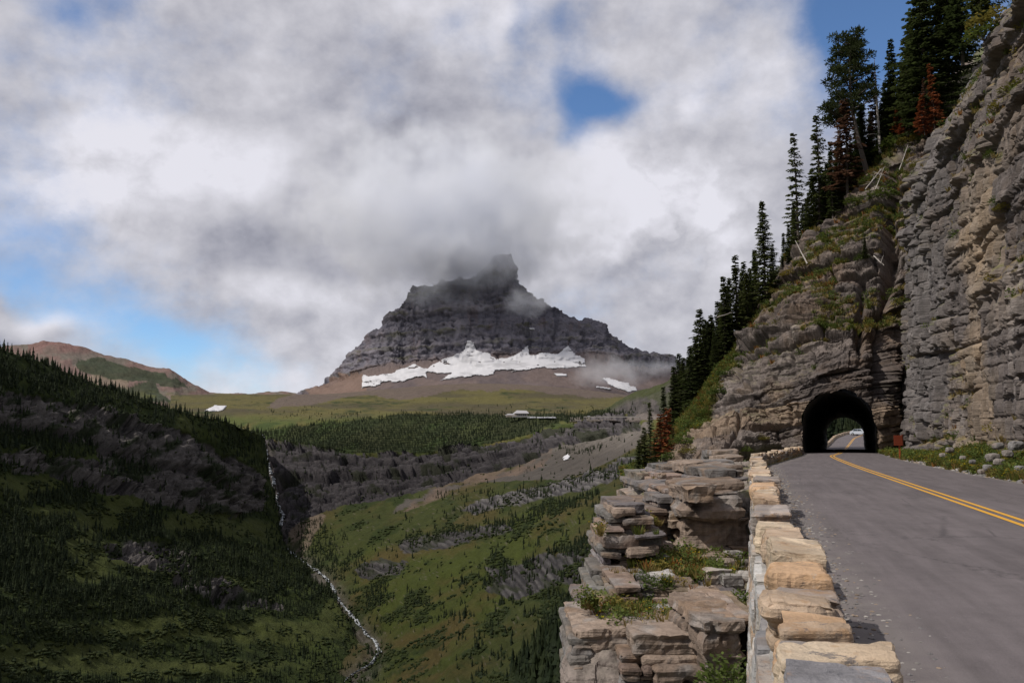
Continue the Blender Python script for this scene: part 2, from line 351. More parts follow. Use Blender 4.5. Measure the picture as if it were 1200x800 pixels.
# ---- valley: meadow, headwall and the right-hand slope in one sheet
def build_valley():
    K = [[(200,463,3000),(260,462,3000),(320,462,2950),(390,461,2900),(460,455,2900),(530,450,2900),(600,450,2900),(680,456,2850),(760,466,2800),(860,478,2700)],
         [(200,475,2500),(250,476,2500),(315,477,2450),(390,475,2450),(460,472,2450),(530,468,2450),(600,468,2400),(680,474,2350),(760,478,2200),(860,482,2000)],
         [(190,510,1950),(240,506,1900),(306,505,1850),(380,492,1980),(450,488,2000),(530,484,2020),(600,483,2020),(670,481,1850),(760,489,1400),(860,492,1150)],
         [(190,530,1800),(240,527,1780),(309,516,1760),(370,521,1700),(440,529,1660),(520,526,1640),(590,514,1620),(670,496,1500),(760,498,1280),(860,500,1060)],
         [(200,610,1560),(250,612,1520),(329,612,1440),(372,598,1480),(440,583,1490),(515,572,1480),(590,550,1450),(670,532,1350),(760,512,1180),(860,508,980)],
         [(220,650,1440),(270,652,1400),(338,650,1330),(400,642,1270),(470,628,1220),(550,606,1160),(630,585,1100),(700,570,1020),(780,552,920),(860,545,820)],
         [(230,690,1350),(300,690,1280),(391,690,1130),(455,690,1050),(520,678,960),(590,660,850),(650,640,760),(710,628,680),(790,610,600),(860,600,520)],
         [(240,740,1150),(320,740,1100),(428,742,990),(480,738,900),(540,728,800),(600,712,700),(655,700,600),(710,690,520),(790,675,450),(860,665,400)],
         [(240,800,900),(320,800,880),(402,798,850),(460,795,780),(530,790,680),(590,782,560),(645,775,460),(700,768,400),(790,760,340),(860,750,300)],
         [(240,880,740),(320,880,730),(395,880,700),(460,880,640),(530,880,550),(590,880,460),(645,880,380),(700,880,320),(790,870,280),(860,870,240)]]
    P, PX, PY = net(K, [14, 30, 18, 56, 36, 32, 32, 34, 26], 420)
    N = face_cam(P, gnormals(P))
    f1 = fbm(P[...,0]*.010, P[...,1]*.010, P[...,2]*.010, 5, .55, 3)
    f2 = fbm(P[...,0]*.05, P[...,1]*.05, P[...,2]*.03, 4, .55, 5)
    wx, wy = PX+9*fbm(PX*.03, PY*.06, 0, 4, .6, 1), PY+5*fbm(PX*.03, PY*.06, 7, 4, .6, 2)
    du, dv = PX*.90-PY*.42, PX*.42+PY*.90
    cliff = inpoly(wx, wy, [(300,514),(345,521),(420,530),(480,529),(540,526),(600,517),(650,503),(690,491),(745,488),(750,500),(700,512),(660,515),(625,540),(560,552),(530,565),(515,574),(440,585),(395,595),(362,604),(340,625),(322,645),(300,620)])
    low = inpoly(wx, wy, [(540,597),(580,583),(620,574),(655,562),(700,548),(760,530),(760,550),(700,568),(640,583),(590,594),(560,603)])
    b1 = inpoly(wx, wy, [(462,634),(520,622),(590,612),(600,618),(560,630),(520,640),(475,646)])
    b2 = inpoly(wx, wy, [(575,668),(610,655),(660,640),(710,632),(715,668),(650,680),(600,700),(570,690)])
    b3 = inpoly(wx, wy, [(414,668),(450,652),(480,655),(470,668),(430,680)])
    allc = cliff | low | b1 | b2 | b3
    flut = fbm(P[...,0]*.035, P[...,1]*.035, P[...,2]*.006, 5, .6, 9)
    rowi = np.arange(P.shape[0])[:, None]+0*PX; wcl = (rowi-62)/56*95+4*fbm(PX*.02, PY*.02, 0, 3, .5, 20)
    wcl = np.where((rowi > 60) & (rowi < 120), wcl, P[..., 2])
    val, lay, e = blocks(P[...,0], wcl, 11, 30, 21); vx_, lx_, ex_ = blocks(P[...,0], wcl, 4, 12, 22)
    amp = np.where(allc, 1, 0.0)
    amp = np.where(cliff, amp, amp*.4)
    for _ in range(2): amp = (amp+np.roll(amp,1,0)+np.roll(amp,-1,0)+np.roll(amp,1,1)+np.roll(amp,-1,1))/5
    edge = np.minimum(1, np.minimum(np.arange(P.shape[0])[:, None]/3+0*PX, 1))
    P = P + N*((f1*11*sstep(3000, 1200, P[...,1])+f2*2.2 + amp*(flut*4+(val-.5)*9+(lay-.5)*22+(lx_-.5)*6-6*np.exp(-(ex_/.8)**2))-5*(1-amp)*np.abs(fbm(du*.045, dv*.012, 0, 4, .55, 24))*sstep(560, 620, PY))*edge)[..., None]
    # gully of the creek
    dc = pdist(PX, PY, CREEK)
    P[..., 2] -= 9*np.exp(-(dc/9)**2)*sstep(500, 530, PY)
    # colours
    n1 = fbm(du*.012, dv*.045, 0, 5, .6, 31); n2 = fbm(du*.05, dv*.16, 3, 4, .6, 33); n3 = fbm(PX*.35, PY*.5, 1, 3, .7, 35)
    c = lerp(C3(.076,.090,.026), C3(.115,.097,.035), sstep(-.15, .35, n1))
    c = lerp(c, C3(.045,.062,.018), sstep(.15, .5, n2+.4*n1)*.7)
    mead = sstep(494, 484, wy)
    mc = lerp(C3(.125,.110,.042), C3(.085,.074,.042), sstep(-.25, .3, fbm(PX*.012, PY*.16, 2, 5, .6, 41)))
    mc = lerp(mc, C3(.045,.055,.022), sstep(.22, .5, fbm(PX*.03, PY*.35, 2, 5, .65, 43)))
    c = lerp(c, mc, mead)
    mor = inpoly(wx, wy, [(310,478),(345,462),(380,455),(420,452),(640,440),(760,455),(800,470),(700,466),(600,456),(520,458),(470,467),(430,463),(400,468),(360,474)])
    c = lerp(c, C3(.15,.115,.10)*.95, mor*(.85))
    lower = inpoly(wx, wy, [(430,640),(560,610),(660,590),(700,600),(640,640),(600,690),(560,760),(520,800),(440,800),(400,720)])
    c = lerp(c, lerp(C3(.085,.105,.022), C3(.13,.10,.035), sstep(-.2,.4,n1)), lower*.8)
    forest = inpoly(wx, wy, FOREST_V)
    c = lerp(c, lerp(C3(.020,.028,.012), C3(.040,.048,.018), sstep(.05, .4, n2)), forest*.85)
    scree = inpoly(wx, wy, [(640,520),(700,507),(735,494),(762,492),(762,512),(730,535),(690,548),(650,562),(600,566),(560,560),(500,585),(455,600),(470,588),(540,566),(610,546)])
    tan = inpoly(wx, wy, [(500,575),(560,548),(600,532),(650,520),(640,545),(600,556),(560,562),(520,585),(470,600)])
    c = lerp(c, C3(.155,.135,.12), scree*.95)
    c = lerp(c, C3(.23,.165,.125)*(1+.3*n2[..., None]), tan*.85*sstep(-.5, .2, n2))
    tan2 = inpoly(wx, wy, [(340,620),(370,598),(380,603),(365,640),(350,660),(340,660)])
    c = lerp(c, C3(.24,.18,.14), tan2*.8)
    rc = lerp(C3(.075,.07,.073), C3(.21,.195,.185), np.clip(.2*val+.35*lay+.35*lx_+.3*n3+.05, 0, 1))
    rc = lerp(rc, C3(.04,.038,.042), .8*np.exp(-(ex_/.9)**2))
    rc = lerp(rc, C3(.045,.042,.045), .5*sstep(0.15, .5, fbm(PX*.12, PY*.09, 0, 4, .6, 51)))
    veg = sstep(.12, .3, fbm(PX*.05, PY*.14, 4, 4, .6, 52))
    rc = lerp(rc, C3(.04,.05,.02), veg*.7)
    c = lerp(c, rc, cliff | b1 | b2 | b3)
    c = lerp(c, np.clip(rc*1.5, 0, .4), low)
    c = lerp(c, C3(.24,.20,.16), sstep(.50, .62, n3+.25*n2)*(wy > 570)*(~allc)*.55)
    c = lerp(c, C3(.20,.175,.16)*(.6+.6*sstep(-.3, .4, n3))[..., None], np.exp(-(dc/np.where(PY > 640, 10, 8))**2)*sstep(505, 520, PY)*(.75+.25*n3))
    shr = sstep(.12, .26, fbm(du*.028, dv*.10, 5, 5, .6, 131))*(PY > 495)
    c = lerp(c, C3(.04,.06,.018), shr*.75*(~(cliff|low|b1|b2|b3|scree|tan)))
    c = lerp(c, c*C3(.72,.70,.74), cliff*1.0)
    c = c*(1-.52*sstep(500, 540, PY)-.10*sstep(640, 780, PY))[..., None]; c = c*(1-.15*mead)[..., None]  # cloud shade over the lower valley, put into the ground colour
    rd = inpoly(PX, PY, [(640,489.5),(700,487.5),(750,487),(750,489.5),(700,490),(640,491.5)])
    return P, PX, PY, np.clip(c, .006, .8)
FOREST_V = [(300,506),(330,500),(380,494),(430,491),(480,487),(560,485),(600,488),(640,486),(700,482),(745,484),(700,489),(660,495),(630,507),(590,517),(545,525),(480,528),(430,527),(400,530),(345,521),(305,514)]
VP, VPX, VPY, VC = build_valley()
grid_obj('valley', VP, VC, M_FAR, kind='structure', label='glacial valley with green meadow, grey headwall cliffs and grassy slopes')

# ---- dark wooded mountainside on the left
def build_left():
    K = [[(-190,370,900),(-80,390,1000),(0,412,1080),(70,436,1180),(140,463,1290),(210,484,1400),(262,500,1540),(296,512,1700),(300,522,1820)],
         [(-190,340,800),(-80,380,880),(0,408,950),(70,432,1050),(140,460,1150),(210,481,1250),(265,494,1380),(300,508,1520),(312,520,1640)],
         [(-190,400,740),(-80,430,820),(0,452,890),(70,470,980),(130,494,1060),(190,505,1160),(240,514,1280),(290,545,1420),(318,562,1510)],
         [(-190,520,690),(-80,530,770),(0,538,830),(70,548,910),(130,570,980),(190,590,1070),(240,603,1170),(290,606,1330),(326,612,1430)],
         [(-190,610,610),(-80,615,680),(0,620,750),(70,625,820),(130,632,890),(200,640,970),(258,642,1060),(308,644,1200),(340,650,1310)],
         [(-190,700,500),(-80,700,580),(0,700,650),(80,700,730),(160,700,810),(230,698,890),(290,694,990),(345,690,1090),(387,690,1140)],
         [(-190,760,420),(-80,765,500),(0,768,590),(90,768,680),(170,766,750),(250,763,820),(320,758,890),(378,752,950),(424,756,985)],
         [(-190,860,380),(-80,860,440),(0,860,500),(90,860,560),(180,860,620),(260,855,680),(330,850,720),(375,845,740),(398,840,760)]]
    P, PX, PY = net(K, [4, 32, 46, 40, 40, 36, 30], 330)
    N = face_cam(P, gnormals(P))
    wx, wy = PX+12*fbm(PX*.03, PY*.05, 0, 4, .6, 61), PY+9*fbm(PX*.03, PY*.05, 7, 4, .6, 62)
    c1 = inpoly(wx, wy, CL1) & ~inpoly(wx, wy, [(0,500),(60,508),(110,520),(125,545),(60,530),(0,525)])
    c2 = inpoly(wx, wy, [(128,636),(150,630),(200,632),(232,650),(225,680),(200,675),(160,660),(130,655)]) | inpoly(wx, wy, [(200,676),(235,672),(300,700),(330,705),(330,716),(270,712),(215,700)])
    allc = c1 | c2
    amp = allc.astype(float)
    for _ in range(2): amp = (amp+np.roll(amp,1,0)+np.roll(amp,-1,0)+np.roll(amp,1,1)+np.roll(amp,-1,1))/5
    f1 = fbm(P[...,0]*.011, P[...,1]*.011, P[...,2]*.011, 5, .55, 63)
    flut = fbm(P[...,0]*.04, P[...,1]*.04, P[...,2]*.007, 5, .6, 64)
    rowi = np.arange(P.shape[0])[:, None]+0*PX; wcl = (rowi-36)/46*85+3*fbm(PX*.03, PY*.03, 0, 3, .5, 20)
    wcl = np.where((rowi > 34) & (rowi < 84), wcl, P[..., 2])
    val, lay, e = blocks(P[...,1], wcl, 12, 24, 65); vx_, lx_, ex_ = blocks(P[...,1], wcl, 4, 11, 59)
    edge = np.minimum(1, np.arange(P.shape[0])[:, None]/6+0*PX)
    P = P + N*((f1*15 + 3*fbm(P[...,0]*.06, P[...,1]*.06, P[...,2]*.06, 3, .5, 60)+amp*(flut*9+(val-.5)*10+(lay-.5)*15+(lx_-.5)*5-5*np.exp(-(ex_/.8)**2)))*edge)[..., None]
    n1 = fbm(PX*.02, PY*.05, 0, 5, .6, 66); n2 = fbm(PX*.08, PY*.13, 3, 4, .6, 67); n3 = fbm(PX*.35, PY*.4, 1, 3, .7, 68)
    c = lerp(C3(.035,.050,.014), C3(.060,.078,.020), sstep(-.3,.4,n2))
    green = np.zeros_like(PX)
    for (gx, gy, rx, ry) in GREEN_L: green = np.maximum(green, np.exp(-((wx-gx)/rx)**2-((wy-gy)/ry)**2))
    c = lerp(c, C3(.078,.092,.026), sstep(.25, .7, green+.25*n2))
    rc = lerp(C3(.07,.066,.066), C3(.23,.205,.19), np.clip(.25*val+.3*lay+.35*lx_+.35*n3+.05, 0, 1))
    rc = lerp(rc, C3(.05,.046,.046), sstep(.1, .5, fbm(PX*.2, PY*.03, 0, 4, .6, 69)))
    rc = lerp(rc, C3(.03,.045,.016), sstep(.08, .25, fbm(PX*.05, PY*.1, 9, 4, .6, 70))*.85)
    c = lerp(c, rc, allc)
    c = c*.55  # whole slope darkened in its colour to stand for cloud shadow
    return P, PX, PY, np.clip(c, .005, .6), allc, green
CL1 = [(-200,430),(-80,440),(0,455),(60,466),(120,482),(170,500),(215,506),(270,532),(306,550),(312,600),(270,606),(220,602),(165,590),(120,575),(60,552),(0,542),(-200,520)]
GREEN_L = [(30,565,60,14),(120,605,40,20),(50,600,40,10),(150,590,28,14),(155,650,50,22),(110,670,30,16),(215,500,14,14),(240,610,50,10),(290,620,30,12),(270,690,30,14),(330,740,90,18),(200,740,110,16),(60,770,120,14),(150,785,200,12),(390,720,20,20),(185,665,40,8),(100,640,22,22),(240,560,14,30)]
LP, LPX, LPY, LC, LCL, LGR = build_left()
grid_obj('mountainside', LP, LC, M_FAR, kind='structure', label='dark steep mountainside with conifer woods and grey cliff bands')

# ---- distant red ridge
def build_red():
    px = [-220, -80, 0, 30, 50, 68, 90, 120, 150, 178, 200, 222, 245, 285, 330, 400]
    t0 = [415, 408, 405, 401, 399, 400, 405, 414, 422, 430, 432, 446, 461, 463, 460, 462]
    K = [[(x, y+6, 3700) for x, y in zip(px, t0)], [(x, y, 3500) for x, y in zip(px, t0)], [(x+4, y+22, 3250) for x, y in zip(px, t0)], [(x+8, 480+.02*x, 2900) for x in px], [(x, 530, 2500) for x in px]]
    P, PX, PY = net(K, [2, 18, 26, 20], 330, smooth_c=False)
    N = face_cam(P, gnormals(P))
    edge = np.minimum(1, np.arange(P.shape[0])[:, None]/5+.25+0*PX)
    P = P+N*((26*fbm(P[...,0]*.005, P[...,1]*.005, P[...,2]*.01, 5, .55, 71)+9*fbm(P[...,0]*.03, P[...,1]*.03, P[...,2]*.03, 4, .6, 72))*edge)[..., None]
    wx, wy = PX+8*fbm(PX*.04, PY*.06, 0, 4, .6, 73), PY+4*fbm(PX*.04, PY*.08, 7, 4, .6, 74)
    c = lerp(C3(.17,.115,.10), C3(.14,.12,.10), sstep(-.2, .3, fbm(PX*.05, PY*.12, 0, 4, .6, 75)))
    c = lerp(c, C3(.185,.095,.085), sstep(418, 402, wy)*.6*(wx > 30))
    dark = inpoly(wx, wy, [(90,422),(115,417),(150,428),(195,438),(222,452),(190,452),(150,448),(115,440),(92,432)]) | inpoly(wx, wy, [(125,455),(175,450),(200,470),(130,470)])
    c = lerp(c, C3(.035,.048,.026), dark*.85)
    c = lerp(c, C3(.10,.105,.04), sstep(452, 470, wy)*sstep(-.1, .3, fbm(PX*.05, PY*.2, 3, 4, .6, 76)))
    c = lerp(c, C3(.22,.17,.125), inpoly(wx, wy, [(85,440),(110,437),(150,447),(150,455),(110,452),(88,450)])*.7)
    return P, PX, PY, np.clip(c, .01, .6)
RP, RPX, RPY, RC = build_red()
grid_obj('ridge', RP, RC, M_FAR, kind='structure', label='distant reddish ridge beyond the dark mountainside')

# ---- the peak
def build_peak():
    px0 = [340, 392, 425, 462, 477, 482, 500, 565, 582, 598, 608, 640, 672, 706, 714, 750, 800, 860, 930]
    py0 = [470, 442, 402, 366, 350, 333, 331, 322, 299, 297, 332, 357, 373, 378, 396, 415, 422, 438, 455]
    px1 = [335, 388, 416, 448, 464, 476, 498, 545, 572, 600, 622, 650, 682, 714, 728, 760, 806, 870, 940]
    py1 = [473, 447, 412, 382, 368, 363, 362, 361, 361, 361, 367, 378, 388, 392, 408, 421, 429, 444, 460]
    px2 = [330, 385, 413, 440, 458, 474, 496, 540, 572, 604, 630, 660, 695, 725, 742, 772, 812, 876, 945]
    py2 = [475, 452, 439, 432, 428, 426, 425, 422, 418, 417, 416, 415, 416, 421, 428, 434, 442, 455, 468]
    py3 = [480, 470, 468, 466, 464, 462, 461, 460, 460, 460, 460, 460, 461, 463, 465, 468, 474, 480, 485]
    bow = lambda a: [a-170*math.exp(-((x-560)/130.)**2) for x in px0]
    Y0, Y1, Y2, Y3 = bow(3500), bow(3420), bow(3310), bow(3040)
    K = [[(x, y+12, Y+260) for x, y, Y in zip(px0, py0, Y0)], [(x, y, Y) for x, y, Y in zip(px0, py0, Y0)], [(x, y, Y) for x, y, Y in zip(px1, py1, Y1)],
         [(x, y, Y) for x, y, Y in zip(px2, py2, Y2)], [(x, y, Y) for x, y, Y in zip(px2, py3, Y3)], [(x, 500, 2750) for x in px2]]
    P, PX, PY = net(K, [3, 52, 70, 24, 8], 620, smooth_c=False)
    N = face_cam(P, gnormals(P))
    row = np.arange(P.shape[0])[:, None]+0*PX
    top = sstep(0, 5, row); cl = 1-sstep(122, 132, row)
    X, Y, Z = P[...,0], P[...,1], P[...,2]
    flut = fbm(X*.022, Y*.022, Z*.0025, 5, .62, 81)
    flut = np.abs(flut)*2-.4
    val, lay, e = blocks(X+.4*Y, Z-.06*X, 38, 42, 83); v2, l2, e2 = blocks(X+.4*Y, Z-.06*X, 13, 18, 84)
    d = cl*(-flut*15+(val-.5)*7+(lay-.5)*24+(l2-.5)*9+(v2-.5)*3)+5*fbm(X*.006, Y*.006, Z*.002, 3, .5, 85)+1.5*fbm(X*.05, Y*.05, Z*.05, 3, .5, 86)
    P = P+N*(d*(.35+.65*top))[..., None]
    P[..., 2] += (1-sstep(3, 12, row))*3.5*fbm(PX*.18, 0, 0, 4, .7, 87)
    c = lerp(C3(.082,.082,.106), C3(.185,.170,.188), np.clip(.4*lay+.4*l2+.2*v2, 0, 1))
    c = lerp(c, C3(.055,.054,.068), .75*sstep(.1, .5, fbm(PX*.16, PY*.03, 0, 4, .6, 88)))
    c = lerp(c, C3(.14,.10,.095), sstep(.25, .5, fbm(PX*.12, PY*.05, 4, 4, .6, 89))*.35)
    c = lerp(c, C3(.085,.085,.045), sstep(.5, .9, l2)*sstep(.0,.3,fbm(PX*.05, PY*.2, 4, 4, .6, 90))*.6)
    tal = sstep(114, 130, row)
    tc = lerp(C3(.13,.10,.092), C3(.105,.085,.085), sstep(-.2, .3, fbm(PX*.04, PY*.1, 1, 4, .6, 91)))
    c = lerp(c, tc, tal)
    c = lerp(c, C3(.17,.115,.09), inpoly(PX, PY, [(360,462),(400,440),(425,438),(430,458),(380,468)])*.8)
    return P, PX, PY, np.clip(c, .01, .6)
PP, PPX, PPY, PC = build_peak()
grid_obj('mountain_peak', PP, PC, M_PEAK, kind='structure', smooth=True, label='steep dark layered mountain peak with its summit in cloud')

# ---- nearer ridge on the right that the road rounds
def build_ridge():
    lkv = Lookup([VP])
    def vy(x, y=489): return float(lkv(x, y)[0][1])-4
    K = [[(660,500,1680),(700,492,1620),(745,470,1500),(800,442,1320),(860,408,1150),(940,380,980),(1040,360,860)],
         [(664,490,1560),(694,486,1520),(742,463,1400),(792,438,1240),(850,402,1080),(930,370,920),(1030,350,800)],
         [(x, 488.8, vy(min(x, 850))-max(0, x-850)*1.5) for x in (668, 700, 746, 800, 860, 940, 1040)],
         [(672,497,1750),(704,497,1650),(750,497,1560),(804,497,1400),(864,497,1240),(944,497,1100),(1044,497,980)]]
    for j, ad in ((0, 420), (1, 260)): K[j] = [(a, b, K[2][i][2]+ad*(.25+.75*min(1, (a-660)/90.))) for i, (a, b, c_) in enumerate(K[j])]
    K[3] = [(K[2][i][0], 493.5, min(vy(min(K[2][i][0], 850), 493), K[2][i][2])-6) for i in range(7)]; K.append([(a, 499, c_+60) for a, b, c_ in K[3]])
    P, PX, PY = net(K, [3, 46, 6, 4], 260)
    P[..., :] = P
    N = face_cam(P, gnormals(P))
    e = np.minimum(1, np.arange(P.shape[0])[:, None]/5+.2+0*PX)*(1-.85*np.exp(-((PY-487.5)/4.)**2))
    P = P+N*((12*fbm(P[...,0]*.012, P[...,1]*.012, P[...,2]*.012, 5, .55, 101)+3*fbm(P[...,0]*.06, P[...,1]*.06, P[...,2]*.03, 4, .6, 102))*e)[..., None]
    n1 = fbm(PX*.06, PY*.08, 0, 4, .6, 103); n3 = fbm(PX*.3, PY*.05, 0, 4, .6, 104)
    c = lerp(C3(.10,.09,.085), C3(.16,.14,.13), sstep(-.3, .4, n3))
    c = c*.62; dtop = PY-np.interp(PX, [664,694,742,792,850,930,1030], [490,486,463,438,402,370,350])
    c = lerp(c, C3(.05,.058,.022), np.clip(sstep(9, 2, dtop)+.7*sstep(.05, .3, n1), 0, 1)*.9)
    c = lerp(c, C3(.16,.135,.12), sstep(484.5, 486.5, PY)*.8)
    return P, PX, PY, np.clip(c, .01, .6)
GP, GPX, GPY, GC = build_ridge()
grid_obj('hillside', GP, GC, M_FAR, kind='structure', label='rocky hillside above the far road cut, right of the meadow')

LOOK_ALL = Lookup([VP, LP, RP, PP, GP]); LOOK_L = Lookup([LP]); LOOK_V = Lookup([VP, GP]); LOOK_P = Lookup([PP])

# ---- snow patches
def snow(name, poly, look, label, step=0.7, lift=4.0, wob=2.0, holes=()):
    poly = np.array(poly, float); x0, y0 = poly.min(0)-2; x1, y1 = poly.max(0)+2
    gx, gy = np.meshgrid(np.arange(x0, x1, step), np.arange(y0, y1, step))
    wx = gx+1.3*wob*fbm(gx*.16, gy*.3, 0, 5, .65, 5); wy = gy+1.3*wob*fbm(gx*.16, gy*.3, 4, 5, .65, 6)
    m = inpoly(wx, wy, poly)
    if wob > 1.9: m &= ~((fbm(gx*.10, gy*.45, 9, 5, .65, 7) > .42) & (fbm(gx*.05, gy*.05, 3, 2, .5, 8) > -.3))
    for h in holes: m &= ~inpoly(wx, wy, h)
    pos, nr = look(gx, gy)
    for _ in range(10):
        pp = np.pad(pos, ((1, 1), (1, 1), (0, 0)), 'edge'); pos = (pp[:-2, 1:-1]+pp[2:, 1:-1]+pp[1:-1, :-2]+pp[1:-1, 2:]+pos)/5
    d = np.linalg.norm(pos-np.array([0, 0, CAMZ]), axis=-1)
    sx, sy, sf = proj(pos); ray = dirs(gx, gy)
    P = ray*(pos[..., 1]/ray[..., 1])[..., None]; P[..., 2] += CAMZ
    back = P.copy(); P = P-ray*lift*(pos[..., 1]/ray[..., 1]/np.linalg.norm(pos, axis=-1))[..., None]*1.0
    inner = m.astype(float)
    for _ in range(2): inner = (inner+np.roll(inner,1,0)+np.roll(inner,-1,0)+np.roll(inner,1,1)+np.roll(inner,-1,1))/5
    P[..., 2] += lift*.3*inner
    fm = m[:-1, :-1] & m[1:, :-1] & m[1:, 1:] & m[:-1, 1:]
    base = back+ray*lift*2
    nr_, nc_ = gx.shape
    # lip: faces whose four corners straddle the outline fall back into the slope
    full = m[:-1, :-1] | m[1:, :-1] | m[1:, 1:] | m[:-1, 1:]
    Q = np.where(m[..., None], P, base)
    F = gridfaces(nr_, nc_, full)
    used = np.unique(F); remap = -np.ones(nr_*nc_, int); remap[used] = np.arange(len(used))
    V = Q.reshape(-1, 3)[used]; F = remap[F]
    fn = np.cross(V[F[:, 1]]-V[F[:, 0]], V[F[:, 2]]-V[F[:, 0]])
    if (np.sum(fn*-V[F[:, 0]], 1) > 0).mean() < .5: F = F[:, ::-1]
    c = np.full((len(V), 3), .52)*np.array([1, .99, 1.02]); g_ = fbm(V[:, 0]*.012, V[:, 2]*.05, 0, 5, .65, 4)[:, None]; c = c*(1-.28*sstep(0, .5, g_))
    me = npmesh(name, V, F, c, True)
    return link(name, me, M_SNOW, kind='structure', label=label)
snow('snowfield', [(424,455),(425,438),(433,442),(440,441),(455,438),(470,433),(484,426),(492,430),(500,432),(515,424),(530,417),(543,412),(548,400),(556,401),(557,408),(562,412),(575,416),(584,421),(595,419),(608,414),(618,406),(622,416),(640,413),(655,415),(659,410),(666,404),(671,413),(685,420),(686,430),(660,432),(640,431),(610,434),(590,437),(560,440),(530,443),(505,447),(497,440),(480,443),(470,448),(450,447),(440,452)], LOOK_P,
     step=.5, label='long jagged white snowfield below the dark cliffs of the peak', holes=[[(500,436),(530,437),(515,446),(500,448)], [(580,434),(605,433),(596,437),(578,438)], [(452,449),(478,446),(480,455),(452,455)]])
snow('snow_patch', [(706,443),(716,444),(728,447),(745,450),(746,458),(735,459),(722,455),(712,449)], LOOK_P, 'triangular snow patch low on the right shoulder of the peak', wob=1.2, holes=[[(737,447),(750,447),(748,453),(738,452)]])
snow('snow_patch', [(698,452),(716,455),(715,457),(698,454)], LOOK_P, 'thin snow streak left of the triangular patch', wob=.5)
snow('snow_patch', [(649,437),(664,438),(664,441),(652,441)], LOOK_P, 'small snow patch just below the right end of the snowfield', wob=.5)
snow('snow_patch', [(620,384),(626,384),(626,386.5),(621,386.5)], LOOK_P, 'tiny snow spot high on the dark cliff', wob=.4, step=.5)
snow('snow_patch', [(660,536),(665,532),(668,534),(666,538),(661,539)], LOOK_V, 'small snow patch on the grey scree of the headwall', wob=.8, step=.5, lift=2)
snow('snow_patch', [(240,481),(252,475),(265,475),(262,480),(250,482)], Lookup([RP, VP]), 'snow patch on the saddle beside the red ridge', wob=.8, step=.5)

# ---- creek and waterfall
def build_creek():
    def mm(name, col, rough):
        m, t, b = newmat(name); b.inputs['Base Color'].default_value = col; b.inputs['Roughness'].default_value = rough
        n = t.noise(t.add('ShaderNodeNewGeometry').outputs['Position'], .35, 4, .6)
        t.put(b.inputs['Base Color'], t.mix(t.ramp(n, .4, .6), (.10, .11, .12, 1), col)); return m
    mw = mm('white_water', (.46, .48, .50, 1), .4)
    pts = np.array(CREEK, float); seg = np.hypot(*np.diff(pts, axis=0).T); cum = np.r_[0, np.cumsum(seg)]
    n = 460; s = np.linspace(0, cum[-1], n)
    cx = np.interp(s, cum, pts[:, 0]); cy = np.interp(s, cum, pts[:, 1])
    cx += 3.0*fbm(s*.06, 0, 0, 3, .6, 3)+1.2*fbm(s*.3, 0, 0, 3, .6, 4)
    look = Lookup([VP], step=2)
    V, F = [], []
    for strand in range(6):
        off = 4.2*fbm(s*.08, strand*9, 0, 3, .6, 13+strand)*(0 if strand == 0 else 1)
        hw = np.clip(1.0+2.2*fbm(s*.22, strand*5, 0, 3, .7, 23+strand)+np.where(cy < 640, .5, .2), .0, 3)*(.8 if strand == 0 else .5)
        for k in range(n):
            p, nrm = look(cx[k]+off[k]*1.0, cy[k])
            c = at(cx[k]+off[k], cy[k], p[1]-3.0)
            w = hw[k]*p[1]/1000
            w = max(w, .25)
            V += [c-np.array([w, 0, 0]), c+np.array([0, -1.5, 1.0]), c+np.array([w, 0, 0])]
        b = strand*n*3
        gap = fbm(s*.5, strand*3, 0, 2, .5, 33); jit = fbm(s*2.1, strand*7, 0, 2, .5, 34)
        for k in range(n-1):
            if gap[k]+.5*jit[k] > (.12 if strand == 0 else -.02): continue
            for a in (0, 1): F.append((b+3*k+a, b+3*k+a+1, b+3*k+3+a+1, b+3*k+3+a))
    V = np.array(V)
    me = npmesh('creek', V, np.array(F), None, True)
    link('creek', me, mw, kind='structure', label='thin white waterfall and creek running down the gully')
build_creek()

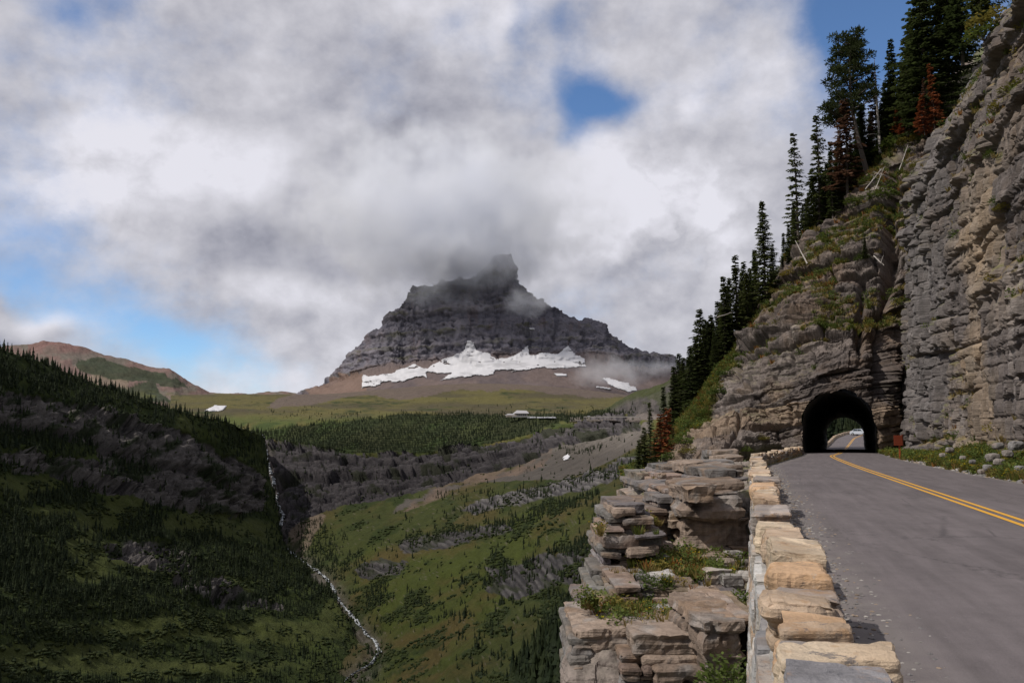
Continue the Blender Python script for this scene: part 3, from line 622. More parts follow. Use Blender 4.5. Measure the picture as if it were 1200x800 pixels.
# ---- instanced woods
def scatter(name, pts, scl, rot, protos, label, idx=None):
    """one object that draws copies of small prototypes on its points (for masses of far trees, grass, pebbles)"""
    n = len(pts); me = bpy.data.meshes.new(name); me.vertices.add(n); me.vertices.foreach_set('co', np.asarray(pts, np.float32).ravel())
    for nm, arr in (('scl', scl), ('rot', rot)):
        a = me.attributes.new(nm, 'FLOAT', 'POINT'); a.data.foreach_set('value', np.asarray(arr, np.float32))
    a = me.attributes.new('idx', 'INT', 'POINT'); a.data.foreach_set('value', np.asarray(idx if idx is not None else RNG.integers(0, len(protos), n), np.int32))
    o = link(name, me, None, kind='stuff', label=label)
    ng = bpy.data.node_groups.new(name+'_nodes', 'GeometryNodeTree')
    ng.interface.new_socket('Geometry', in_out='INPUT', socket_type='NodeSocketGeometry'); ng.interface.new_socket('Geometry', in_out='OUTPUT', socket_type='NodeSocketGeometry')
    gi = ng.nodes.new('NodeGroupInput'); go = ng.nodes.new('NodeGroupOutput'); L = ng.links.new
    g2i = ng.nodes.new('GeometryNodeJoinGeometry')
    for p in reversed(protos):
        oi = ng.nodes.new('GeometryNodeObjectInfo'); oi.inputs['Object'].default_value = p; oi.inputs['As Instance'].default_value = True
        L(oi.outputs['Geometry'], g2i.inputs[0])
    iop = ng.nodes.new('GeometryNodeInstanceOnPoints'); L(gi.outputs[0], iop.inputs['Points']); L(g2i.outputs[0], iop.inputs['Instance'])
    iop.inputs['Pick Instance'].default_value = True
    def attr(nm, typ):
        q = ng.nodes.new('GeometryNodeInputNamedAttribute'); q.data_type = typ; q.inputs[0].default_value = nm
        return next(s for s in q.outputs if s.enabled and s.name == 'Attribute')
    L(attr('idx', 'INT'), iop.inputs['Instance Index']); L(attr('scl', 'FLOAT'), iop.inputs['Scale'])
    cx = ng.nodes.new('ShaderNodeCombineXYZ'); L(attr('rot', 'FLOAT'), cx.inputs[2]); L(cx.outputs[0], iop.inputs['Rotation'])
    L(iop.outputs[0], go.inputs[0])
    md = o.modifiers.new('scatter', 'NODES'); md.node_group = ng
    return o
def mat_leaf(name, c0, c1, spread=0.5, trans=0.0):
    m, t, b = newmat(name)
    rnd = t.add('ShaderNodeObjectInfo').outputs['Random']
    at_ = t.add('ShaderNodeAttribute', attribute_name='Col').outputs['Color']
    c = t.mix(rnd, c0+(1,), c1+(1,))
    c = t.mix(1.0, c, at_, 'MULTIPLY')
    t.put(b.inputs['Base Color'], c); b.inputs['Roughness'].default_value = .7; b.inputs['Specular IOR Level'].default_value = .15
    tl = t.add('ShaderNodeBsdfTranslucent'); t.put(tl.inputs[0], c); mx = t.add('ShaderNodeMixShader'); mx.inputs[0].default_value = .38
    t.l.new(b.outputs[0], mx.inputs[1]); t.l.new(tl.outputs[0], mx.inputs[2]); t.l.new(mx.outputs[0], t.n['Material Output'].inputs['Surface'])
    return m
M_FARTREE = mat_leaf('far_conifer', (.014, .023, .010), (.032, .043, .016))
M_SHRUB = mat_leaf('far_shrub', (.020, .032, .010), (.045, .055, .016))
def proto(name, V, F, col, mat):
    me = npmesh(name, V, F, col, False); me.materials.append(mat)
    return bpy.data.objects.new(name, me)
def far_conifer(seed):
    r = random.Random(seed); V, F, C = [], [], []
    h = 1.0
    for k in range(6):                                    # ragged tiers on a thin stem
        z0 = .06+.145*k; z1 = z0+.26; rad = .20*(1-k/6.6)*r.uniform(.8, 1.15); n = 7
        b = len(V); V.append((r.uniform(-.01, .01), 0, min(z1, 1.0))); C.append((1.3,)*3)
        for j in range(n):
            a = 2*math.pi*j/n+k; rr = rad*r.uniform(.6, 1.25)
            V.append((rr*math.cos(a), rr*math.sin(a), z0+r.uniform(-.03, .04))); C.append((r.uniform(.6, 1.1),)*3)
        for j in range(n): F.append((b, b+1+j, b+1+(j+1) % n))
    return proto('conifer_small_%d' % seed, V, F, C, M_FARTREE)
def far_shrub(seed):
    r = random.Random(seed); bm = bmesh.new(); bmesh.ops.create_icosphere(bm, subdivisions=1, radius=.5)
    V = [(v.co.x*r.uniform(.7, 1.3), v.co.y*r.uniform(.7, 1.3), v.co.z*.7*r.uniform(.7, 1.3)+.15) for v in bm.verts]; F = [[v.index for v in f.verts] for f in bm.faces]; bm.free()
    return proto('shrub_small_%d' % seed, V, F, [(r.uniform(.7, 1.2),)*3 for _ in V], M_SHRUB)
TREES = [far_conifer(i) for i in range(5)]; SHRUBS = [far_shrub(i) for i in range(4)]
def woods_left():
    n = 115000; px = RNG.uniform(-60, 425, n); py = RNG.uniform(380, 815, n)
    wx = px+12*fbm(px*.03, py*.05, 0, 4, .6, 61); wy = py+9*fbm(px*.03, py*.05, 7, 4, .6, 62)
    dens = .62+1.1*fbm(px*.035, py*.06, 0, 4, .6, 111)
    cl = inpoly(wx, wy, CL1); band = inpoly(wx, wy, [(0,498),(60,506),(110,518),(130,548),(60,532),(0,527)])
    dens = np.where(cl & ~band, .03+.5*sstep(.1, .35, fbm(px*.05, py*.1, 9, 4, .6, 70)), dens)
    g = np.zeros(n)
    for (gx, gy, rx, ry) in GREEN_L: g = np.maximum(g, np.exp(-((wx-gx)/rx)**2-((wy-gy)/ry)**2))
    dens = dens*(1-.97*sstep(.25, .6, g)); dens = np.where(py > 725, dens*.35, dens)
    ok = RNG.uniform(0, 1, n) < np.clip(dens, .01, 1)
    px, py = px[ok], py[ok]; pos, nr = LOOK_L(px, py)
    good = ~np.isnan(pos[:, 0]) & ((nr[:, 2] > .32) | (RNG.uniform(0, 1, len(px)) < .3)); pos = pos[good]; py = py[good]
    keep = RNG.uniform(0, 1, len(pos)) < .55; pos = pos[keep]; py = py[keep]
    h = RNG.uniform(4.2, 9, len(pos))*np.where(py > 700, .7, 1)
    h = h*np.clip(RNG.lognormal(0, .30, len(h)), .45, 1.9)
    pos[:, 2] -= h*.08
    return pos, h
pos, h = woods_left()
scatter('woods', pos, h, RNG.uniform(0, 6.3, len(h)), TREES, 'dark conifer woods covering the left mountainside')
def woods_valley():
    n = 110000; px = RNG.uniform(290, 800, n); py = RNG.uniform(455, 815, n); px[75000:] = RNG.uniform(300, 745, 35000); py[75000:] = RNG.uniform(480, 532, 35000)
    wx, wy = px+9*fbm(px*.03, py*.06, 0, 4, .6, 1), py+5*fbm(px*.03, py*.06, 7, 4, .6, 2)
    d = np.zeros(n)
    d = np.where(inpoly(wx, wy, FOREST_V), .35+.65*sstep(-.35, .1, fbm(px*.03, py*.12, 8, 4, .6, 124)), d)
    for poly, q in (([(345,605),(370,600),(400,640),(440,650),(450,668),(420,680),(400,700),(380,680),(350,650)], .35), ([(440,650),(470,630),(540,618),(620,598),(700,575),(700,590),(620,612),(540,628),(470,645)], .5),
                    ([(560,690),(590,668),(640,648),(700,622),(740,590),(745,630),(700,645),(640,655),(590,680)], .55), ([(600,790),(640,745),(670,700),(700,660),(720,640),(715,700),(690,760),(640,815),(600,815)], .7),
                    ([(540,600),(590,580),(640,566),(740,540),(745,552),(640,580),(560,605)], .35), ([(470,560),(560,575),(640,560),(640,568),(560,590),(480,580)], .2), ([(420,690),(450,680),(470,700),(430,715)], .4), ([(690,590),(745,560),(745,585),(700,610)], .6)):
        d = np.where(inpoly(wx, wy, poly), min(1, q*1.7)*sstep(-.25, .1, fbm(px*.05, py*.09, 3, 4, .6, 127)), d)
    d = np.maximum(d, .008+.35*sstep(.25, .5, fbm(px*.05, py*.15, 5, 4, .6, 121)))*sstep(470, 482, py) + .12*sstep(.2, .5, fbm(px*.03, py*.4, 5, 4, .6, 123))*(py < 482)*(py > 462)
    d *= 1-.3*(np.clip(fbm(px*.08, py*.15, 6, 3, .6, 122), 0, 1))
    cl = inpoly(wx, wy, [(330,545),(420,540),(540,532),(620,515),(740,490),(760,520),(640,560),(520,575),(400,598),(340,620)])
    d = np.where(cl, d*.06+.10*sstep(.05, .3, fbm(px*.06, py*.12, 2, 4, .6, 126)), d)
    ok = RNG.uniform(0, 1, n) < d; px, py = px[ok], py[ok]; pos, nr = LOOK_V(px, py)
    good = ~np.isnan(pos[:, 0]) & (pos[:, 1] > 300); pos = pos[good]; py = py[good]; px = px[good]
    h = RNG.uniform(4, 8, len(pos)); h = np.where(py < 530, RNG.uniform(4, 7.5, len(pos)), h)
    big = inpoly(px, py, [(590,800),(640,735),(680,680),(720,640),(760,640),(700,815),(590,815)])
    h = np.where(big, RNG.uniform(7, 13, len(pos)), h*.85)
    h = h*np.clip(RNG.lognormal(0, .30, len(h)), .45, 1.9)
    pos[:, 2] -= h*.08
    return pos, h
pos, h = woods_valley()
scatter('woods', pos, h, RNG.uniform(0, 6.3, len(h)), TREES, 'conifer woods above the headwall and on the right valley slope')
def shrubs():
    n = 60000; px = RNG.uniform(-40, 760, n); py = RNG.uniform(470, 815, n)
    du, dv = px*.90-py*.42, px*.42+py*.90
    d = .02+2.2*np.where(px < 400, sstep(.06, .2, fbm(px*.045, py*.12, 5, 5, .6, 131)), sstep(.12, .26, fbm(du*.028, dv*.10, 5, 5, .6, 131)))
    wx, wy = px+9*fbm(px*.03, py*.06, 0, 4, .6, 1), py+5*fbm(px*.03, py*.06, 7, 4, .6, 2)
    cl = inpoly(wx, wy, [(300,514),(420,530),(540,526),(650,503),(745,486),(765,520),(640,566),(520,600),(440,590),(362,604),(322,645)]) | inpoly(px, py, CL1)
    d = np.where(cl, d*.05, d); d = np.where(py < 500, d*.2, d)
    ok = RNG.uniform(0, 1, n) < d*.45; px, py = px[ok], py[ok]; pos, nr = LOOK_ALL(px, py)
    good = ~np.isnan(pos[:, 0]) & (pos[:, 1] > 300) & (pos[:, 1] < 2300); pos = pos[good]
    return pos, RNG.uniform(2.0, 5.0, len(pos))
pos, h = shrubs()
scatter('shrubbery', pos, h, RNG.uniform(0, 6.3, len(h)), SHRUBS, 'low green shrubs scattered over the valley slopes')
# ================================================================== NEAR STRUCTURE
# tunnel axis
TY0, TY1 = 85.0, 150.0
def tunx(Y): return 32.4+(58.2-32.4)/(TY1-TY0)*(np.asarray(Y, float)-TY0)
# road plan
YK  = [-8, 3, 10, 15.8, 22, 30, 38, 45, 50, 57, 65, 72, 80, 85, 100, 150, 165, 185, 205, 230]
XLE = [-1.61, 1.43, 3.36, 4.96, 6.7, 8.9, 11.1, 13.1, 15.0, 17.9, 21.2, 24.0, 27.2, 28.7, 34.7, 54.6, 61.0, 69.8, 79.5, 93.0]
XRE = [6.3, 9.6, 11.7, 13.4, 15.3, 17.7, 20.1, 22.3, 23.9, 26.2, 29.0, 31.5, 34.6, 36.2, 42.1, 61.8, 68.4, 77.6, 88, 102]
XCE = [2.5, 5.5, 7.5, 9.3, 11.15, 13.55, 15.95, 18.05, 19.6, 21.8, 24.35, 26.7, 30.3, 32.45, 38.4, 58.2, 64.7, 73.7, 83.8, 97.5]
ZK  = [0]*13+[0, -.1, -.5, 0.1, 1.3, 2.1, 2.9]
def roadz(Y): return np.interp(Y, YK, ZK)
def smoothx(T):
    yy = np.linspace(-8, 230, 1400); x = np.interp(yy, YK, T); k = np.hanning(61); k /= k.sum()
    xp = np.pad(x, 30, mode='reflect', reflect_type='odd'); return yy, np.convolve(xp, k, 'valid')
SL, SR, SC = smoothx(XLE), smoothx(XRE), smoothx(XCE)
xl = lambda Y: np.interp(Y, *SL); xr = lambda Y: np.interp(Y, *SR); xc = lambda Y: np.interp(Y, *SC)

def build_road():
    m, t, b = newmat('asphalt')
    pos = t.add('ShaderNodeNewGeometry').outputs['Position']; uv = t.add('ShaderNodeAttribute', attribute_name='Col').outputs['Color']
    fine = t.noise(pos, 60, 3, .7); mid = t.noise(pos, 3.0, 6, .65); big = t.noise(pos, .35, 5, .6, .5)
    # tyre streaks that run with the road: Col.r carries the position across, Col.g the distance along
    sp = t.add('ShaderNodeSeparateColor'); t.l.new(uv, sp.inputs[0])
    along = t.noise(t.xyz(t.m('MULTIPLY', sp.outputs[0], 26), t.m('MULTIPLY', sp.outputs[1], 14), 0.0), 1.0, 5, .65)
    f = t.m('MULTIPLY_ADD', t.m('SUBTRACT', fine, .5), .55, 1.0); f = t.m('MULTIPLY_ADD', t.m('SUBTRACT', mid, .5), .45, f)
    f = t.m('MULTIPLY_ADD', t.m('SUBTRACT', big, .5), .55, f); f = t.m('MULTIPLY_ADD', t.m('SUBTRACT', along, .5), 1.0, f)
    c = t.vm('MULTIPLY', (.118, .102, .104), t.xyz(f, f, f))
    dust = t.m('MULTIPLY', t.ramp(sp.outputs[0], .13, .0), t.ramp(t.noise(pos, 2.4, 6, .7), .30, .62))
    c = t.mix(t.m('MULTIPLY', dust, .75), c, (.20, .18, .165, 1))
    spk = t.ramp(t.noise(pos, 23, 2, .5), .72, .76); c = t.mix(t.m('MULTIPLY', spk, .5), c, (.22, .21, .2, 1))
    vor = t.add('ShaderNodeTexVoronoi', feature='DISTANCE_TO_EDGE'); vor.inputs['Scale'].default_value = .42
    cn = t.noise(pos, 1.1, 5, .7); t.put(vor.inputs['Vector'], t.vm('ADD', t.map(pos, scale=(1.0, .45, 1)), t.xyz(cn, cn, 0.0)))
    crk = t.m('MULTIPLY', t.ramp(vor.outputs['Distance'], .012, .0), t.ramp(t.noise(pos, .22, 3, .5), .46, .60)); c = t.mix(t.m('MULTIPLY', crk, .45), c, (.035, .032, .034, 1))
    ptch = t.ramp(t.noise(t.map(pos, scale=(.5, .16, 1), loc=(2, 5, 0)), 1.0, 2, .4), .60, .625); c = t.mix(t.m('MULTIPLY', ptch, .15), c, (.062, .055, .058, 1))
    edg = t.m('MULTIPLY', t.ramp(sp.outputs[0], .93, 1.0), t.ramp(t.noise(pos, 2.0, 6, .7), .35, .6)); c = t.mix(t.m('MULTIPLY', edg, .7), c, (.19, .17, .15, 1))
    t.put(b.inputs['Base Color'], c); b.inputs['Roughness'].default_value = .86; b.inputs['Specular IOR Level'].default_value = .25
    bn = t.add('ShaderNodeBump'); bn.inputs['Strength'].default_value = .6; bn.inputs['Distance'].default_value = .012
    t.put(bn.inputs['Height'], t.m('ADD', fine, t.m('MULTIPLY', mid, .6))); t.l.new(bn.outputs[0], b.inputs['Normal'])
    Y = np.concatenate([np.arange(-8, 30, .35), np.arange(30, 230, .8)]); w = np.linspace(0, 1, 18)
    X = xl(Y)[:, None]*(1-w)+(xr(Y)+.1)[:, None]*w
    crown = .05*(1-(2*w-1)**2)[None, :]
    P = np.stack([X, Y[:, None]+0*X, roadz(Y)[:, None]+crown+0*X], -1)
    c = np.stack([w[None, :]+0*X, Y[:, None]/60+0*X, 0*X], -1)
    grid_obj('road', P, c, m, kind='structure', label='grey two-lane mountain road curving into the tunnel')
    my, t, b = newmat('yellow_paint')
    pos = t.add('ShaderNodeNewGeometry').outputs['Position']
    wear = t.ramp(t.noise(pos, 14, 5, .75), .52, .70)
    t.put(b.inputs['Base Color'], t.mix(t.m('MULTIPLY', wear, .6), (.62, .32, .035, 1), (.20, .14, .08, 1))); b.inputs['Roughness'].default_value = .6
    for s in (-1, 1):
        Yl = np.concatenate([np.arange(2, 60, .5), np.arange(60, 230, 1.0)]); xx = xc(Yl)
        d = np.gradient(xx, Yl); nx, ny = 1/np.hypot(1, d), -d/np.hypot(1, d)
        L = []
        for o in (s*.125-.055, s*.125+.055):
            wv = (xx+o-xl(Yl))/(xr(Yl)-xl(Yl)); L.append(np.stack([xx+o*nx, Yl+o*ny, roadz(Yl)+.05*(1-(2*wv-1)**2)+.006], -1))
        link('road_marking', npmesh('road_marking', np.stack(L, 1).reshape(-1, 3), gridfaces(len(Yl), 2)[:, ::-1]), my, kind='structure', label='left of the two yellow centre lines' if s < 0 else 'right of the two yellow centre lines')
build_road()

# ---- tunnel
def arch(u, half, wall, top):
    """height of the opening at lateral position u"""
    return wall+(top-wall)*np.sqrt(np.clip(1-(u/half)**2, 0, 1))
def build_tunnel():
    nY, nA = 90, 60
    yy = np.concatenate([[TY0+5.0], np.linspace(TY0+.9, TY1, nY)]); T = []
    a = np.linspace(0, 1, nA)
    for i, Y in enumerate(yy):
        half = 3.95-(Y-TY0)/(TY1-TY0)*.45; top = 6.15-(Y-TY0)/(TY1-TY0)*.7; wall = 2.7
        pts = []
        for q in a:
            if q < .22: u, z = -half, -.6+(wall+.6)*q/.22
            elif q > .78: u, z = half, -.6+(wall+.6)*(1-q)/.22
            else:
                th = math.pi*(1-(q-.22)/.56); u, z = half*math.cos(th), wall+(top-wall)*math.sin(th)
            pts.append((u, z))
        pts = np.array(pts); nrm = pts-np.array([0, 2.2]); nrm /= np.linalg.norm(nrm, axis=1, keepdims=True)
        d = .34*fbm(pts[:, 0]*.7+50, pts[:, 1]*.7, Y*.7, 4, .6, 141)+.1*fbm(pts[:, 0]*3, pts[:, 1]*3, Y*2, 3, .6, 142)
        if i == 0: d = d+2.2
        pts = pts+nrm*d[:, None]
        T.append(np.stack([tunx(Y)+pts[:, 0]*.93, Y+0*pts[:, 0], pts[:, 1]+roadz(Y)], -1))
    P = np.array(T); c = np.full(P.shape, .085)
    t = empty('road_tunnel', (float(tunx(85)), 85, 0), label='rough-hewn arched road tunnel through the rock spur', cat='tunnel')
    F = gridfaces(*P.shape[:2])
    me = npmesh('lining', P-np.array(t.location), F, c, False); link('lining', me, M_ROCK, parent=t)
build_tunnel()

def rock_color(val, lay, v2, P, tanm=0.0, seed=0):
    c = lerp(C3(.085,.080,.082), C3(.175,.165,.162), np.clip(.5*val+.3*lay+.3*v2, 0, 1))
    warm = sstep(.0, .35, fbm(P[...,0]*.12, P[...,1]*.12, P[...,2]*.16, 4, .6, seed+1))
    c = lerp(c, lerp(C3(.175,.135,.10), C3(.12,.10,.085), v2), warm*.65)
    pale = sstep(.18, .42, fbm(P[...,0]*.3, P[...,1]*.3, P[...,2]*.12, 5, .65, seed+2))
    c = lerp(c, C3(.27,.265,.265), pale*.55)
    drk = sstep(.12, .4, fbm(P[...,0]*.35, P[...,1]*.35, P[...,2]*.07, 5, .65, seed+3))
    c = lerp(c, C3(.055,.052,.056), drk*.6)
    return c
M_GRASSY = C3(.13,.125,.030)

# ---- rock spur with the portal, grassy flank on its left
def build_spur():
    K = [[(738,590,150),(778,576,150),(808,528,150),(840,480,150),(882,424,150),(940,330,150),(995,280,150),(1060,225,150),(1095,170,150),(1190,80,150)],
         [(728,552,100),(768,536,108),(798,488,112),(830,442,114),(872,384,114),(930,288,114),(985,232,114),(1038,158,112),(1083,114,112),(1180,30,112)],
         [(733,562,84),(770,548,94),(800,500,100),(832,453,103),(873,398,103),(930,302,105),(985,248,105),(1044,180,103),(1087,130,103),(1180,60,103)],
         [(743,572,74),(778,556,84),(808,520,90),(842,474,94),(880,426,96),(935,340,98),(988,292,98),(1045,240,97),(1075,200,97),(1150,150,97)],
         [(752,580,68),(786,562,76),(816,534,82),(852,494,88),(890,450,90),(938,396,90.5),(988,364,91),(1038,330,91.5),(1066,300,92),(1130,260,92)],
         [(762,588,62),(796,568,70),(826,546,76),(860,518,83),(898,490,86.5),(940,452,84.8),(984,430,84.2),(1032,432,84.6),(1060,430,88),(1110,420,90)],
         [(778,602,55),(808,580,60),(838,560,68),(869,541,77),(903,536,83),(936,537,83.8),(984,537,83.6),(1030,537,83.8),(1056,537,86),(1090,537,88)]]
    P, PX, PY = net(K, [5, 14, 70, 80, 90, 100], 430, smooth_r=False)
    # even out the columns: the net is already near pixel spacing
    N = face_cam(P, gnormals(P))
    X, Y, Z = P[...,0].copy(), P[...,1].copy(), P[...,2].copy()
    s = X*.93-Y*.37; w = Z-.20*s+.4*fbm(X*.12, Y*.12, Z*.12, 3, .5, 150)
    v1, l1, e1 = blocks(s, w, 2.2, 7.0, 151); v2, l2, e2 = blocks(s, w, .75, 2.6, 152); v3, l3, e3 = blocks(s, w, .26, 1.1, 153)
    # how grassy: the flank left of the rock edge
    ex = np.interp(PY, [180,240,300,388,405,430,480,500,530,545], [1040,985,925,874,868,862,834,826,800,770])+10*fbm(PX*.05, PY*.05, 0, 4, .6, 154)
    grass = sstep(2, -10, PX-ex)
    crest = sstep(10, 28, np.arange(P.shape[0])[:, None]+0*PX)
    r1 = 1-grass
    d = (v1-.5)*1.5+(l1-.5)*1.3+(v2-.5)*.6+(l2-.5)*.75+(v3-.5)*.22+(l3-.5)*.16 - .8*np.exp(-(e1/.18)**2)*(v1 > .4)-.38*np.exp(-(e2/.10)**2)*(v2 > .4)
    d = d+1.2*fbm(X*.13, Y*.13, Z*.13, 4, .55, 155)+.7*fbm(X*.6, Y*.6, Z*.9, 5, .65, 156)
    # dark gully between the spur and the cliff on the right, and the overhanging nose
    gx = np.interp(PY, [200,300,420,470], [1046,1042,1036,1030]); d -= 3.0*np.exp(-((PX-gx)/8)**2)*sstep(480, 430, PY)
    d -= 1.6*np.exp(-((PX-1008)/4)**2)*sstep(430, 400, PY)*sstep(300, 340, PY)
    line = np.interp(PX, [868,905,950,1000,1050], [408,400,372,345,330])
    d += 1.5*np.exp(-((PY-line+9)/8)**2)*sstep(866, 874, PX)*sstep(1010, 930, PX); d -= 1.1*np.exp(-((PY-line-4)/4)**2)*sstep(866, 874, PX)*sstep(960, 900, PX)
    line2 = np.interp(PX, [900,950,1000,1050], [318,288,262,250]); d += .8*np.exp(-((PY-line2+6)/6)**2); d -= .9*np.exp(-((PY-line2-5)/3.5)**2)*sstep(900, 930, PX)
    line3 = np.interp(PX, [930,985,1040], [345,318,305]); d -= .9*np.exp(-((PY-line3)/3)**2)*sstep(925, 945, PX)
    # calm near the portal rim
    u = (X-tunx(Y))/1.0; rim = np.maximum(np.abs(u)-3.95, Z-arch(np.clip(np.abs(u), 0, 3.95), 3.95, 2.7, 6.15))
    calm = sstep(-.2, 2.6, rim); d = d*(.35+.65*calm)
    # the hollow above the arch
    d -= .5*np.exp(-((PX-985)/42)**2-((PY-440)/10)**2); d += .8*np.exp(-((PX-1000)/26)**2-((PY-418)/7)**2)
    gd = .5*fbm(X*.3, Y*.3, Z*.3, 4, .55, 157)+(v2-.5)*.2
    P = P+N*((d*r1+gd*grass)*crest)[..., None]
    P[..., 2] += (1-crest)*.8*fbm(X*.4, Y*.2, 0, 3, .6, 158)
    N2 = face_cam(P, gnormals(P))
    c = rock_color(v1, l2, v3, P, seed=160)*np.array([.88, .77, .69])
    tb = sstep(.62, .8, v1)*.5+.4*sstep(.1, .4, fbm(X*.25, Y*.25, Z*.3, 4, .6, 167)); c = lerp(c, C3(.24,.17,.11)*(.7+.6*v2)[..., None], np.clip(tb, 0, .6)*sstep(430, 470, PY)); c = lerp(c, C3(.17,.115,.08), .5*sstep(.1, .4, fbm(X*.2, Y*.2, Z*.5, 4, .6, 168))*sstep(380, 320, PY))
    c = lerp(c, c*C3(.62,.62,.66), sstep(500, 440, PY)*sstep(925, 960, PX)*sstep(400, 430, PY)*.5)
    ledge = sstep(.50, .8, N2[..., 2]+.35*fbm(X*.3, Y*.3, Z*.3, 4, .6, 161))*sstep(-.05, .2, fbm(X*.2, Y*.2, Z*.2, 3, .5, 166)+.12*sstep(350, 280, PY))
    gcol = lerp(lerp(C3(.085,.115,.025), C3(.19,.155,.04), sstep(-.3,.3,fbm(X*.35, Y*.35, Z*.35, 4, .6, 162))), C3(.15,.12,.10), sstep(.15,.4,fbm(X*.6, Y*.6, Z*.6, 4, .6, 163)))
    upper = sstep(420, 330, PY)
    c = lerp(c, gcol, ledge*(.25+.5*upper)*r1)
    c = lerp(c, gcol, grass)
    # portal cut
    cen = (P[:-1, :-1]+P[1:, 1:])/2; uu = np.abs(cen[..., 0]-tunx(cen[..., 1]))/.93
    cut = (uu < 3.95+.45*fbm(cen[...,0]*.9, cen[...,2]*.9, 0, 4, .6, 9)) & (cen[..., 2] < arch(np.clip(uu, 0, 3.95), 3.95, 2.7, 6.15)+.12+.5*fbm(cen[...,0]*.8, cen[...,2]*.8, 4, 4, .6, 9)) & (cen[..., 1] < 96)
    roadcut = (cen[..., 2] < .02) & (cen[..., 0] > xl(cen[..., 1])+.3) & (cen[..., 0] < xr(cen[..., 1])-.0)
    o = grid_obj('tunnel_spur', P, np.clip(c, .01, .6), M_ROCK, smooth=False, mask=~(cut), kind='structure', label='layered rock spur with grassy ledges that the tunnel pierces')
    return P, PX, PY, N2, grass, ledge
SP_P, SP_X, SP_Y, SP_N, SP_G, SP_L = build_spur()

